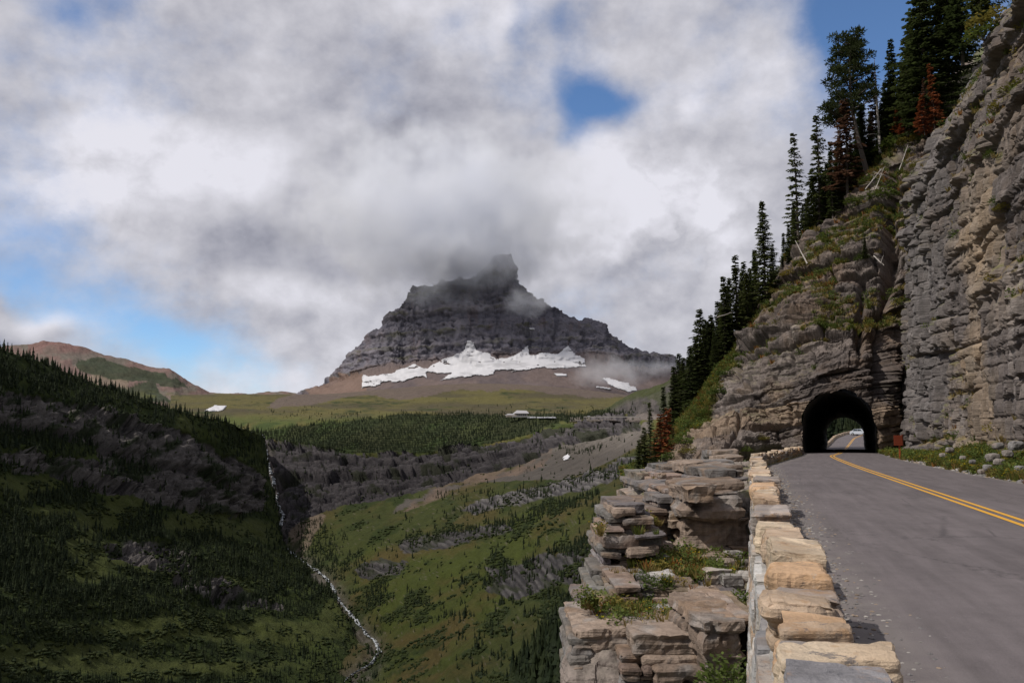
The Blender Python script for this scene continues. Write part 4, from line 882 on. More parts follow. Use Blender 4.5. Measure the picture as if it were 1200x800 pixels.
# ---- the big cliff right of the road
def cliff_path():
    pts = np.array([(41.5,89.5),(38.6,84.0),(36.7,79.5),(35.2,76.3),(34.3,74.3),(33.4,70),(30.6,60),(27.9,51),(25.6,44),(23.4,36.5),(21.2,29),(19.2,22),(17.6,16)], float)
    seg = np.hypot(*np.diff(pts, axis=0).T); cum = np.r_[0, np.cumsum(seg)]
    return pts, cum
def build_cliff():
    pts, cum = cliff_path(); L = cum[-1]
    s1 = []; s = 0.0
    while s < L:
        Yh = np.interp(s, cum, pts[:, 1]); s1.append(s); s += .0021*Yh*.8+.012
        if Yh > 70: s += -.03
    S = np.array(s1); n = len(S)
    bx, by = np.interp(S, cum, pts[:, 0]), np.interp(S, cum, pts[:, 1])
    k = np.hanning(25); k /= k.sum(); bx = np.convolve(np.pad(bx, 12, 'reflect', reflect_type='odd'), k, 'valid'); by = np.convolve(np.pad(by, 12, 'reflect', reflect_type='odd'), k, 'valid')
    tx, ty = np.gradient(bx), np.gradient(by); q = np.hypot(tx, ty); tx, ty = tx/q, ty/q
    nx, ny = ty, -tx                       # outwards: to the left of the cliff as seen from the road
    if (nx*(-1)).mean() < 0: nx, ny = -nx, -ny
    z = np.concatenate([np.linspace(-.8, 26, 250), np.linspace(26.15, 52, 170)])
    S2, Z2 = np.meshgrid(S, z)
    BX, BY = bx[None]+0*Z2, by[None]+0*Z2
    prof = -.05*Z2 - .62*np.clip(Z2-24.5, 0, None) - .4*sstep(10, 24, Z2)
    w = Z2+.05*S2
    w = w+.25*fbm(S2*.1, Z2*.1, 9, 3, .5, 170); vert = sstep(34, 18, S2)*sstep(22, 16, Z2)
    v1, l1, e1 = blocks(S2, w, 3.0, 6.5, 171); v2, l2, e2 = blocks(S2, w, 1.0, 2.2, 172); v3, l3, e3 = blocks(S2, w, .34, .9, 173); vv, lv, ev = blocks(w, S2, 1.3, 5.5, 169); vw_, lw_, ew_ = blocks(w, S2, .5, 2.2, 168)
    rug = sstep(-.05, .4, fbm(S2*.07, Z2*.11, 0, 4, .55, 174))           # where it is blocky rather than a smooth wall
    d = ((v1-.5)*.95*(.5+.5*rug)+(l1-.5)*.4*(.3+.7*rug)+((v2-.5)*.55+(l2-.5)*.12)*(.15+.85*rug))*(1-.7*vert)+(v3-.5)*.15*(.35+.65*rug)+(l3-.5)*.05
    d += vert*((vv-.5)*1.1+(lv-.5)*.8+(vw_-.5)*.5-.3*np.exp(-(ev/.12)**2))+(1-vert)*((vw_-.5)*.40+(vv-.5)*.35-.22*np.exp(-(ev/.09)**2)*(vv > .5))
    d -= (.9*np.exp(-(e1/.17)**2)*(v1 > .35)+.42*np.exp(-(e2/.09)**2)*(v2 > .3))*(.4+.6*rug)
    d += .6*fbm(S2*.09, Z2*.07, 3, 4, .5, 175)+.24*fbm(S2*.6, Z2*.45, 1, 5, .62, 176)+.07*fbm(S2*2.2, Z2*2.2, 0, 3, .6, 177)
    # tall vertical ribs near the tunnel end
    d += (.8*fbm(S2*.5, Z2*.035, 8, 4, .6, 178))*sstep(34, 16, S2)
    # main ledges seen running up to the right
    for zl, a, s0, s1_ in ((19.5, 1.1, 8, 60), (14.6, .8, 26, 75), (10.4, .9, 36, 80), (23.5, 1.2, 10, 60), (7.2, .6, 40, 80)):
        zz = zl+.6*fbm(S2*.1, 0, 0, 3, .5, int(zl*7)); m = sstep(s0, s0+6, S2)*sstep(s1_+4, s1_-4, S2)
        d += .40*m*(.4+.9*v2)*(a*sstep(-.9, -.7, Z2-zz)*sstep(.9, -.2, Z2-zz)-.5*a*sstep(-1.5, -.95, Z2-zz)*sstep(-.6, -.8, Z2-zz))
    off = prof+d*sstep(-1, 1.0, Z2)+.0
    PX_, PY_ = BX+nx[None]*off, BY+ny[None]*off
    P = np.stack([PX_, PY_, Z2+.12*fbm(S2*1.1, Z2*1.1, 5, 3, .6, 179)], -1)
    N = face_cam(P, gnormals(P))
    px, py, _ = proj(P)
    c = rock_color(v1, l2, v3, P, seed=180)*np.array([.90, .81, .75])
    tan = sstep(.0, .3, fbm(S2*.10, Z2*.12, 3, 4, .55, 181))*sstep(30, 40, S2)*sstep(20, 13, Z2)
    tanb = sstep(.5, .8, v1)
    c = lerp(c, lerp(C3(.26,.19,.125), C3(.205,.165,.125), v2), np.clip(tan*.6+tanb*.5*sstep(26, 40, S2)*sstep(22, 14, Z2), 0, .85))
    gry = sstep(36, 22, S2); c = lerp(c, lerp(C3(.085,.078,.078), C3(.165,.153,.148), v2*.6+.4*sstep(-.3,.4,fbm(S2*.6, Z2*.08, 2, 4, .6, 182))), gry*.6)
    ledge = sstep(.35, .7, N[..., 2]+.3*fbm(S2*.3, Z2*.3, 3, 4, .6, 183))*sstep(.05, .3, fbm(S2*.12, Z2*.2, 6, 3, .5, 184)+.12)
    gcol = lerp(C3(.10,.105,.03), C3(.17,.12,.04), sstep(-.3, .3, fbm(S2, Z2, 0, 3, .6, 185)))
    c = lerp(c, gcol, ledge*.75)
    grid_obj('cliff', P, np.clip(c, .012, .6), M_ROCK, smooth=False, kind='structure', label='towering blocky rock cliff along the right side of the road')
    return P, N, ledge
CL_P, CL_N, CL_L = build_cliff()

# ---- verge and talus between road and cliff
def build_verge():
    Y = np.arange(10, 88, .16); w = np.linspace(0, 1, 46)
    pts, cum = cliff_path(); o = np.argsort(pts[:, 1]); cx = np.interp(Y, pts[o, 1], pts[o, 0])+.9
    x0 = xr(Y)-.12
    X = x0[:, None]*(1-w)+cx[:, None]*w; YY = Y[:, None]+0*X
    width = (cx-x0)[:, None]+0*X; dist = X-x0[:, None]
    rise = np.interp(Y, [10, 30, 38, 46, 56, 70, 88], [2.0, 1.8, 1.15, .85, .55, .25, .1])[:, None]
    Z = -.06+.16*sstep(.0, .5, dist)+rise*sstep(.25, 1.0, w[None, :])+.14*fbm(X*.8, YY*.8, 0, 4, .6, 191)*sstep(.1, .8, dist)+.25*fbm(X*.35, YY*.35, 0, 3, .6, 192)*sstep(.5, 1.5, dist)
    P = np.stack([X, YY, Z], -1)
    g = sstep(-.15, .2, fbm(X*.4, YY*.4, 0, 4, .6, 193))
    c = lerp(C3(.20,.185,.17), lerp(C3(.085,.10,.022), C3(.20,.17,.03), sstep(-.2,.3,fbm(X*1.2, YY*1.2, 0, 3, .6, 194))), g*sstep(1.0, .6, w[None, :]+.0*X))
    c = lerp(c, C3(.17,.155,.145), sstep(.35, .1, dist))
    grid_obj('verge', P, c, M_NEARSOIL, kind='structure', label='weedy verge with fallen stones at the foot of the right cliff')
    return P, g
VG_P, VG_G = build_verge()

# ---- ground under the ledges left of the wall
def build_ledge_ground():
    K = [[(752,560,60),(742,558,46),(775,547,46),(812,546,48),(850,541,60),(884,538,56)],
         [(745,610,34),(738,600,32),(770,592,30),(810,590,29),(845,590,29),(884,585,28)],
         [(712,668,27),(702,657,25.5),(770,650,25.5),(810,647,26),(845,645,26),(884,644,25.5)],
         [(712,700,22),(700,692,21),(770,690,21),(823,690,21),(850,690,21),(886,690,20.8)],
         [(690,745,19),(680,738,18),(750,737,18),(815,735,17.6),(850,725,17),(888,722,16.6)],
         [(684,810,17),(674,802,16.4),(750,800,16.3),(815,800,16.2),(850,800,16),(893,800,15.4)],
         [(700,1000,15),(690,1000,15),(750,1000,15),(815,1000,15),(850,1000,15),(893,1000,14.5)],
         [(700,1300,14),(690,1300,14),(750,1300,14),(815,1300,14),(850,1300,14),(893,1300,13.5)]]
    P, PX, PY = net(K, [30, 40, 40, 40, 50, 40, 20], 260, smooth_c=False)
    # left edge falls away steeply
    fall = sstep(1.0, 0.0, (np.linspace(0, 5, 260)[None, :]+0*PX)); P[..., 2] -= 14*fall; P[..., 0] += 0.6*fall
    N = face_cam(P, gnormals(P)); X, Y, Z = P[...,0], P[...,1], P[...,2]
    v1, l1, e1 = blocks(X-.2*Y, Z, .9, 1.6, 201); v2, l2, e2 = blocks(X-.2*Y, Z, .3, .7, 202)
    d = (v1-.5)*.35+(l1-.5)*.3+(v2-.5)*.14+.3*fbm(X*.7, Y*.7, Z*.7, 4, .6, 203)+.06*fbm(X*5, Y*5, Z*5, 3, .6, 204)
    P = P+N*d[..., None]
    N = face_cam(P, gnormals(P))
    c = lerp(C3(.155,.125,.11), C3(.24,.20,.175), np.clip(.6*v1+.4*v2, 0, 1))
    flat = sstep(.5, .8, N[..., 2])
    soil = lerp(C3(.20,.17,.145), C3(.13,.12,.05), sstep(-.05, .3, fbm(X*.8, Y*.5, 0, 4, .6, 205)))
    c = lerp(c, soil, flat*.9)
    grid_obj('ledge_ground', P, c, M_ROCKN, smooth=False, kind='structure', label='stepped stony ground below the roadside wall')
    return P
LG_P = build_ledge_ground()

# ---- blocks of layered rock
def rock_block(P0, P1, seed, res=.12, rnd=.10, colr=None, tilt=0.0, amp=1.0, bed=1.0):
    """a rough layered block between two corners: vertices, faces, colours (world places)"""
    P0, P1 = np.array(P0, float), np.array(P1, float); size = P1-P0; ctr = (P0+P1)/2
    n = np.maximum(2, np.round(size/res).astype(int)); V, F = [], []
    for ax in range(3):
        for sd in (0, 1):
            a, b = [(1, 2), (2, 0), (0, 1)][ax]
            u, v = np.meshgrid(np.linspace(0, 1, n[a]+1), np.linspace(0, 1, n[b]+1), indexing='ij')
            Q = np.zeros(u.shape+(3,)); Q[..., a] = u; Q[..., b] = v; Q[..., ax] = sd
            f = gridfaces(*u.shape)
            if sd == 0: f = f[:, ::-1]
            F.append(f[:, ::-1]+sum(len(x) for x in V)); V.append(Q.reshape(-1, 3))
    Q = np.concatenate(V); F = np.concatenate(F)
    q = (Q-.5)*size                                           # metres from the centre
    r = np.minimum(rnd, size.min()*.4)
    inner = np.clip(q, -size/2+r, size/2-r); dd = q-inner; ln = np.linalg.norm(dd, axis=1, keepdims=True)
    nrm = dd/np.maximum(ln, 1e-6)
    q = inner+nrm*r
    W = q+ctr; X, Y, Z = W.T
    # chipped corners, bedding steps, joints
    big = fbm(X*1.1/max(.5, 1), Y*1.1, Z*1.1, 3, .55, seed)
    v2, l2, e2 = blocks(X+.7*Y, Z+.04*X, .34, .8, seed+1); v3, l3, e3 = blocks(X+.7*Y, Z, .11, .5, seed+2)
    k = min(1.0, size.min()/.6)*amp
    d = k*(.16*big+bed*(.17*(l2-.5)+.15*(v2-.5)+.07*(l3-.5)+.05*(v3-.5)-.10*np.exp(-(e2/.03)**2)*(v2 > .35)-.03*np.exp(-(e3/.02)**2))+.10*fbm(X*2.6, Y*2.6, Z*2.6, 4, .65, seed+9)+.05*fbm(X*8, Y*8, Z*8, 3, .65, seed+3))
    top = nrm[:, 2] > .8
    d = np.where(top, d*.35, d)
    W = W+nrm*d[:, None]
    W[:, 0] += .18*k*fbm(Y*.7, Z*.5, 0, 2, .5, seed+4)*size[0]*.3; W[:, 1] += .25*k*fbm(X*.8, Z*.5, 3, 3, .5, seed+5)
    W[:, 2] += tilt*(X-ctr[0])+.10*k*fbm(X*.6, Y*.6, 0, 3, .5, seed+6)
    base = C3(.19,.155,.135) if colr is None else np.array(colr, float)
    c = base[None]*(.72+.38*v2+.2*l2)[:, None]
    wm = sstep(0, .4, fbm(X*.8, Y*.8, Z*1.4, 4, .6, seed+7))[:, None]; c = c*(1-wm*.4)+np.array([.27,.17,.095])*wm*.4
    sm = sstep(.05, .5, fbm(X*5, Y*5, Z*.5, 4, .65, seed+11))*(np.abs(nrm[:, 2]) < .6); c = c*(1-.5*sm)[:, None]; sm = sstep(.25, .6, fbm(X*4+9, Y*4, Z*.6, 4, .65, seed+12))*(np.abs(nrm[:, 2]) < .6); c = c*(1-.5*sm)[:, None]+np.array([.33,.32,.31])*.5*sm[:, None]
    gm = sstep(.1, .4, fbm(X*1.3, Y*1.3, Z*2, 4, .6, seed+8))[:, None]; c = c*(1-gm*.5)+np.array([.24,.235,.23])*gm*.5
    return W, F, np.clip(c, .01, .7)
def add_block(name, P0, P1, seed, parent=None, mat=None, **kw):
    W, F, c = rock_block(P0, P1, seed, **kw)
    o = (W.min(0)+W.max(0))/2; o[2] = W[:, 2].min()
    po = np.array(parent.location) if parent is not None else 0
    me = npmesh(name, W-o, F, c, False); ob = link(name, me, mat or M_ROCKN, parent=parent); ob.location = o-po
    return ob
def pxblock(name, x0, x1, yt, yb, Y, dep, seed, parent=None, **kw):
    a = at(x0, yt, Y); b = at(x1, yb, Y)
    return add_block(name, (a[0], Y, b[2]), (b[0], Y+dep, a[2]), seed, parent, **kw)
outc = empty('rock_outcrop', tuple(at(780, 700, 22)), label='stack of tan and grey layered rock ledges below the roadside wall', cat='rock outcrop')
GREY, TAN, BRN, ORG = (.14,.128,.122), (.225,.172,.135), (.17,.128,.10), (.26,.17,.11)
BL = [ # x0 x1 ytop ybot Y depth colour tilt
 (806,869,575,602,24.0,3.2,BRN,.02), (803,838,572,592,23.6,2.6,TAN,.05), (814,874,563,575,24.9,3.5,BRN,.08), (800,840,566,579,24.4,3,BRN,.05), (826,876,551,564,26.5,4,GREY,.12), (846,872,545,553,29,4,BRN,.12),
 (800,878,604,645,24.5,2.5,TAN,0), (835,880,600,612,25.2,2.0,GREY,.1), (770,808,582,640,26.0,3,GREY,.05), (778,802,572,590,27,3,TAN,0), (760,784,597,645,25.6,2.6,BRN,0), (786,806,600,628,25.2,2.2,TAN,.1),
 (709,759,591,604,23.2,3.6,GREY,.03), (712,745,596,606,22.8,3,TAN,0), (705,766,603,621,23.0,3.6,GREY,.02), (722,768,607,616,22.7,2.6,BRN,.05), (701,776,620,640,22.7,3.8,BRN,.03), (735,778,624,646,22.4,2.8,GREY,.1), (702,735,619,634,22.5,3,TAN,0),
 (695,732,639,654,22.5,3.6,GREY,0), (728,775,640,652,22.3,3.2,TAN,.05), (697,720,653,680,22.6,3.6,GREY,0), (718,741,652,683,22.5,3.6,TAN,0), (739,754,653,681,22.6,3.4,ORG,0), (752,786,651,676,22.6,3.4,GREY,.03),
 (776,830,643,657,24.0,3.0,TAN,.02), (826,880,641,656,24.2,3.0,TAN,.03), (790,856,652,661,23.2,2,TAN,0),
 (710,752,688,715,19.4,3.6,BRN,.0), (750,770,687,716,19.5,3.6,GREY,0), (769,826,690,713,19.4,3.6,TAN,.02), (822,846,692,712,19.8,3.0,BRN,.0), (842,880,686,704,20.2,3.0,TAN,.05), (815,842,704,714,19.0,2.2,BRN,.0),
 (686,713,682,712,20.8,3.4,GREY,0), (674,708,712,731,19.6,3.2,GREY,.0), (684,712,668,684,22.0,2.6,GREY,0), (664,690,731,748,18.8,2.6,BRN,.1), (690,712,706,722,19.4,2.2,TAN,0),
 (664,744,738,764,16.7,3.2,TAN,.10), (660,700,748,783,16.5,3.0,GREY,.0), (696,744,757,786,16.7,3.0,BRN,.05), (672,706,732,746,17.6,2.4,TAN,.1),
 (735,822,745,772,15.9,3.0,TAN,.02), (752,824,768,781,15.8,3.0,TAN,.0), (720,766,767,797,15.7,3.0,BRN,.0), (768,824,781,802,15.6,3.0,BRN,.0), (716,770,796,818,15.9,3,GREY,.0), (768,822,800,830,16.0,3,TAN,.0),
 (822,876,728,815,14.9,2.6,BRN,.0), (838,882,722,735,15.2,2.6,TAN,.1), (828,872,710,724,17.2,2.4,TAN,.12), (846,882,700,716,18.3,2.4,GREY,.1), (860,886,716,730,16,2,TAN,.1),
 (660,700,784,830,17.3,3.0,GREY,.0), (698,722,786,830,16.9,3.0,BRN,.0), (664,684,782,792,16.4,1.4,TAN,.1),
 (743,760,556,582,41,5,GREY,0), (758,776,553,578,41,5,GREY,0), (774,812,544,562,38,5,GREY,.08), (778,806,556,570,36,5,TAN,.05), (738,765,580,592,36,5,TAN,.05), (762,800,568,584,32,5,GREY,.1), (800,830,541,552,36,4,TAN,.1), (826,862,540,548,40,4,GREY,.05), (745,775,588,600,29,4,BRN,.05), (775,806,578,588,29.5,4,TAN,.05), (838,866,528,540,52,4,GREY,.0), (850,874,534,543,46,4,TAN,.1)]
BIGB = {(806,575), (735,745), (752,768), (768,781), (822,728), (664,738), (770,687), (803,572), (800,604)}
BL2 = []
for (x0, x1, yt, yb, Y, dep, colr, tl) in BL:
    ins = 7 if x0 < 745 and yt > 585 else 0; x0 = x0+ins
    if (x0-ins, yt) in BIGB or yb-yt < 13: BL2.append((x0, x1, yt, yb, Y, dep, colr, tl)); continue
    y = yt
    while y < yb-2:
        h = RNG.uniform(5, 10)*(1.5 if Y < 18 else 1.0); y2 = min(yb, y+h); cc = np.array(colr)*RNG.uniform(.75, 1.2)*np.array([1, RNG.uniform(.95, 1.02), RNG.uniform(.9, 1.05)])
        xa = x0+RNG.uniform(-3, 5); xe = x1+RNG.uniform(-4, 4)
        while xa < xe-6:
            xb = min(xe, xa+RNG.uniform(18, 46)); xb = xe if xe-xb < 9 else xb
            BL2.append((xa, xb+.6, y+RNG.uniform(-1, .8), y2+1.2, Y+RNG.uniform(-.2, .28), dep, tuple(cc*RNG.uniform(.85, 1.15)), tl*.5+RNG.uniform(-.03, .05))); xa = xb
        y = y2
for i, (x0, x1, yt, yb, Y, dep, colr, tl) in enumerate(BL2):
    pxblock('rock_ledge', x0, x1, yt, yb, Y, dep, 300+i*13, outc, colr=colr, tilt=tl, res=max(.075, Y*.0045), rnd=.06)
for i in range(46):     # loose blocks lying on the treads
    k = RNG.integers(0, 5); x, y, Yy = [(RNG.uniform(720, 870), RNG.uniform(716, 738), 17.8), (RNG.uniform(740, 878), RNG.uniform(662, 686), 22.3), (RNG.uniform(745, 870), RNG.uniform(552, 575), 34), (RNG.uniform(820, 880), RNG.uniform(706, 730), 17.5), (RNG.uniform(830, 880), RNG.uniform(650, 690), 22)][k]
    z = {0: -2.15, 1: -1.85, 2: -.5, 3: -1.9, 4: -1.7}[k]; p = atz(x, y, z); sz = RNG.uniform(.18, .55)
    if k == 2: p = at(x, y, Yy)
    add_block('boulder', p-np.array([sz*.6, sz*.5, .12]), p+np.array([sz*.6, sz*.5, sz*.45]), 900+i*7, outc, colr=[GREY, TAN, (.3,.28,.26)][i % 3], res=.09, rnd=.08)

# ---- the stone guard wall
def wall_x(Y): return np.where(np.asarray(Y) < 42, .276*np.asarray(Y)+.05, xl(Y)-.55-(0))
wyy = np.linspace(0, 90, 900); _w = np.where(wyy < 41, .276*wyy+.05, xl(wyy)-.62); _k = np.hanning(60); _k /= _k.sum()
_w = np.convolve(np.pad(_w, (30, 29), mode='reflect', reflect_type='odd'), _k, 'valid')
wall_x = lambda Y: np.interp(Y, wyy, _w)
WALL = empty('stone_wall', (1.0, 3.0, 0), label='low guard wall of tan and grey stones along the road edge', cat='stone wall')
def wall_frame(Y):
    x = float(wall_x(Y)); d = float(wall_x(Y+.2)-wall_x(Y-.2))/.4; L = math.hypot(1, d)
    return np.array([x, Y, 0]), np.array([d/L, 1/L, 0]), np.array([1/L, -d/L, 0])
def wall_stone(name, Y0, Y1, w, z0, z1, seed, colr, res, off=0.0, rnd=.05, tilt=0.0, amp=1.0, skew=0.0):
    """stone in the wall's own frame: along, across, up"""
    o, T, Nn = wall_frame((Y0+Y1)/2); ln = (Y1-Y0)*math.hypot(1, float(wall_x(Y1)-wall_x(Y0))/(Y1-Y0))
    W, F, c = rock_block((off, -ln/2, z0), (off+w, ln/2, z1), seed, res=res, rnd=rnd, colr=colr, tilt=tilt, amp=amp)
    W[:, 1] += skew*(W[:, 0]-off)
    G = o+W[:, :1]*Nn+W[:, 1:2]*T; G[:, 2] = W[:, 2]
    ctr = (G.min(0)+G.max(0))/2; ctr[2] = z0
    me = npmesh(name, G-ctr, F[:, :], c, False)
    ob = link(name, me, M_WALL, parent=WALL); ob.location = ctr-np.array(WALL.location); return ob
def mat_wall():
    m, t, b = newmat('wall_stone'); at_ = t.add('ShaderNodeAttribute', attribute_name='Col').outputs['Color']; pos = t.add('ShaderNodeNewGeometry').outputs['Position']
    lam = t.noise(t.map(pos, scale=(1, 1.0, 6), rot=(.1, .12, 0)), 2.6, 6, .65, .6); gr = t.noise(pos, 45, 5, .75); big = t.noise(pos, 2.2, 6, .65)
    f = t.m('MULTIPLY_ADD', t.m('SUBTRACT', lam, .5), 1.3, 1.0); f = t.m('MULTIPLY_ADD', t.m('SUBTRACT', gr, .5), .8, f); f = t.m('MAXIMUM', t.m('MULTIPLY_ADD', t.m('SUBTRACT', big, .5), .9, f), .25)
    c = t.vm('MULTIPLY', at_, t.xyz(f, f, f))
    c = t.mix(t.m('MULTIPLY', t.ramp(t.noise(t.map(pos, loc=(3, 1, 4)), 3.3, 6, .7), .52, .64), .55), c, (.34, .19, .085, 1))
    c = t.mix(t.m('MULTIPLY', t.ramp(t.noise(t.map(pos, loc=(8, 1, 4)), 7, 7, .78), .58, .64), .7), c, (.10, .10, .11, 1))
    c = t.mix(t.m('MULTIPLY', t.ramp(t.noise(t.map(pos, loc=(2, 9, 4)), 5, 7, .75), .60, .67), .5), c, (.50, .46, .40, 1))
    t.put(b.inputs['Base Color'], c); b.inputs['Roughness'].default_value = .85
    bn = t.add('ShaderNodeBump'); bn.inputs['Strength'].default_value = 1.0; bn.inputs['Distance'].default_value = .045
    t.put(bn.inputs['Height'], t.m('ADD', lam, t.m('MULTIPLY', gr, .35))); t.l.new(bn.outputs[0], b.inputs['Normal']); return m
M_WALL = mat_wall()
CREAM, WGREY, WTAN, WORG, WBLUE = (.50,.40,.29), (.29,.25,.225), (.42,.315,.225), (.44,.29,.175), (.26,.25,.26)
# coping stones: y0 y1 width z-top colour   (measured along the wall from the photograph)
CS = [(1.6,2.35,.52,.64,WGREY,.01),(2.35,2.95,.52,.66,WTAN,.0),(2.95,3.72,.50,.70,WBLUE,.02),(3.74,4.06,.50,.64,CREAM,.02),(4.07,4.33,.46,.63,WGREY,.0),(4.34,4.55,.44,.64,WTAN,.0),(4.56,4.98,.46,.66,WORG,-.02),
      (4.99,5.42,.47,.64,WTAN,.0),(5.43,5.90,.48,.63,WGREY,.02),(5.91,6.62,.46,.64,WORG,.0),(6.66,7.55,.50,.75,CREAM,.0),(7.6,8.4,.44,.62,WORG,.0),(8.42,9.4,.46,.65,WTAN,.0),(9.42,10.1,.45,.66,CREAM,.02),(10.14,11.4,.52,.72,WGREY,.0),
      (11.45,12.5,.44,.62,WTAN,.0),(12.5,14.2,.48,.68,WTAN,.0),(14.2,15.6,.46,.64,CREAM,.0),(15.6,17.2,.46,.70,WORG,.0),(17.25,19.0,.55,.80,WGREY,.0),(19.1,20.6,.45,.64,WTAN,.0),(20.6,22.2,.5,.66,CREAM,.0),(22.2,24.2,.46,.70,WTAN,.0)]
y = 24.25; i = 0
while y < 83:
    L = RNG.uniform(.9, 1.7)*(1 if y < 45 else .75); CS.append((y, y+L-.05, RNG.uniform(.44, .56), RNG.uniform(.60, .78), [WTAN, CREAM, WGREY, WORG, CREAM][RNG.integers(0, 5)], 0)); y += L
for i, (a, b, w, zt, colr, tl) in enumerate(CS):
    near = a < 12; w = w*(.80 if 4.2 < a < 14 else .9)*RNG.uniform(.9, 1.12); zt = zt+RNG.uniform(-.03, .03)
    wall_stone('coping_stone', a+.01, b-.012, w, zt-RNG.uniform(.24, .30), zt, 1500+i*17, colr, .018 if a < 5 else (.028 if near else (.06 if a < 24 else .14)), off=(.075 if a < 9 else .02)+RNG.uniform(-.02, .02), rnd=.035, tilt=tl+RNG.uniform(-.05, .05), amp=.95 if near else 1.0, skew=RNG.uniform(-.24, .24))
# mortar core: everything the stones are bedded in, down to the rock
def wall_core():
    Yc = np.concatenate([np.arange(1.6, 30, .25), np.arange(30, 84, .6)]); S = []
    for Yq in Yc:
        o, T, Nn = wall_frame(Yq); dep = float(np.interp(Yq, [0, 14, 20, 28, 45, 60, 84], [-6, -4.2, -2.8, -1.6, -1.0, -.6, -.4]))
        ring = [(.42, -.1), (.42, .36), (.05, .36), (.04, 0), (.04+.08*dep*.5, dep*.5), (.04+.08*dep, dep)]
        S.append([o+Nn*u+np.array([0, 0, zz]) for u, zz in ring])
    P = np.array(S); P += .025*np.stack([fbm(P[...,0]*3, P[...,1]*3, P[...,2]*3, 3, .6, k) for k in (1, 2, 3)], -1)
    me = npmesh('mortar', P-np.array(WALL.location), gridfaces(*P.shape[:2]), np.full(P.shape, .42)*np.array([1, .96, .9]), False)
    link('mortar', me, M_WALL, parent=WALL)
wall_core()
# face stones on the valley side (batter outward downwards) and on the road side
FS = []
for side in (0, 1):
    zc = .36
    while zc > (-3.6 if side == 0 else .05):
        hh = RNG.uniform(.2, .34) if side == 0 else .19
        z0 = zc-hh; y = 2.0+RNG.uniform(0, .5)
        while y < 44 or (side == 1 and y < 83):
            L = RNG.uniform(.35, .85)*(1+y/40)
            dep = float(np.interp(y, [0, 14, 20, 28, 45, 60, 84], [-6, -4.2, -2.8, -1.6, -1.0, -.6, -.4]))
            if z0 > dep-.2: FS.append((side, y, y+L, z0, zc))
            y += L+.02
        zc = z0-.02
def face_key(f):
    return f[1]*(1 if f[0] == 0 else 1.2)
FS.sort(key=face_key)
rest = [[], [], []]; nrest = 0
WCOL = [(.36,.35,.34), (.44,.41,.37), (.27,.26,.26), (.36,.28,.21), (.50,.49,.47), (.24,.235,.24)]
for i, (side, a, b, z0, z1) in enumerate(FS):
    zc = (z0+z1)/2; bat = .08*min(zc, 0)
    off = (.04+bat-.05+RNG.uniform(-.03, .02)) if side == 0 else (.42-.10+RNG.uniform(-.02, .03))
    res = .07 if a < 14 else .2
    if side == 1: res = .1
    colr = WCOL[RNG.integers(0, len(WCOL))] if side == 0 else [WTAN, WGREY, CREAM, WORG][RNG.integers(0, 4)]
    if i < 225:
        wall_stone('wall_stone', a+.012, b-.012, .14, z0+.01, z1-.01, 3000+i*7, colr, res, off=off, rnd=.03, amp=.6)
    else:
        o, T, Nn = wall_frame((a+b)/2); ln = (b-a)*1.04
        W, F, c = rock_block((off, -ln/2, z0+.01), (off+.14, ln/2, z1-.01), 3000+i*7, res=.4, rnd=.03, colr=colr, amp=.6)
        G = o+W[:, :1]*Nn+W[:, 1:2]*T; G[:, 2] = W[:, 2]
        rest[0].append(G-np.array(WALL.location)); rest[1].append(F+nrest); rest[2].append(c); nrest += len(G)
if rest[0]:
    me = npmesh('far_wall_stones', np.concatenate(rest[0]), np.concatenate(rest[1]), np.concatenate(rest[2]), False)
    link('far_wall_stones', me, M_WALL, parent=WALL, kind='stuff')

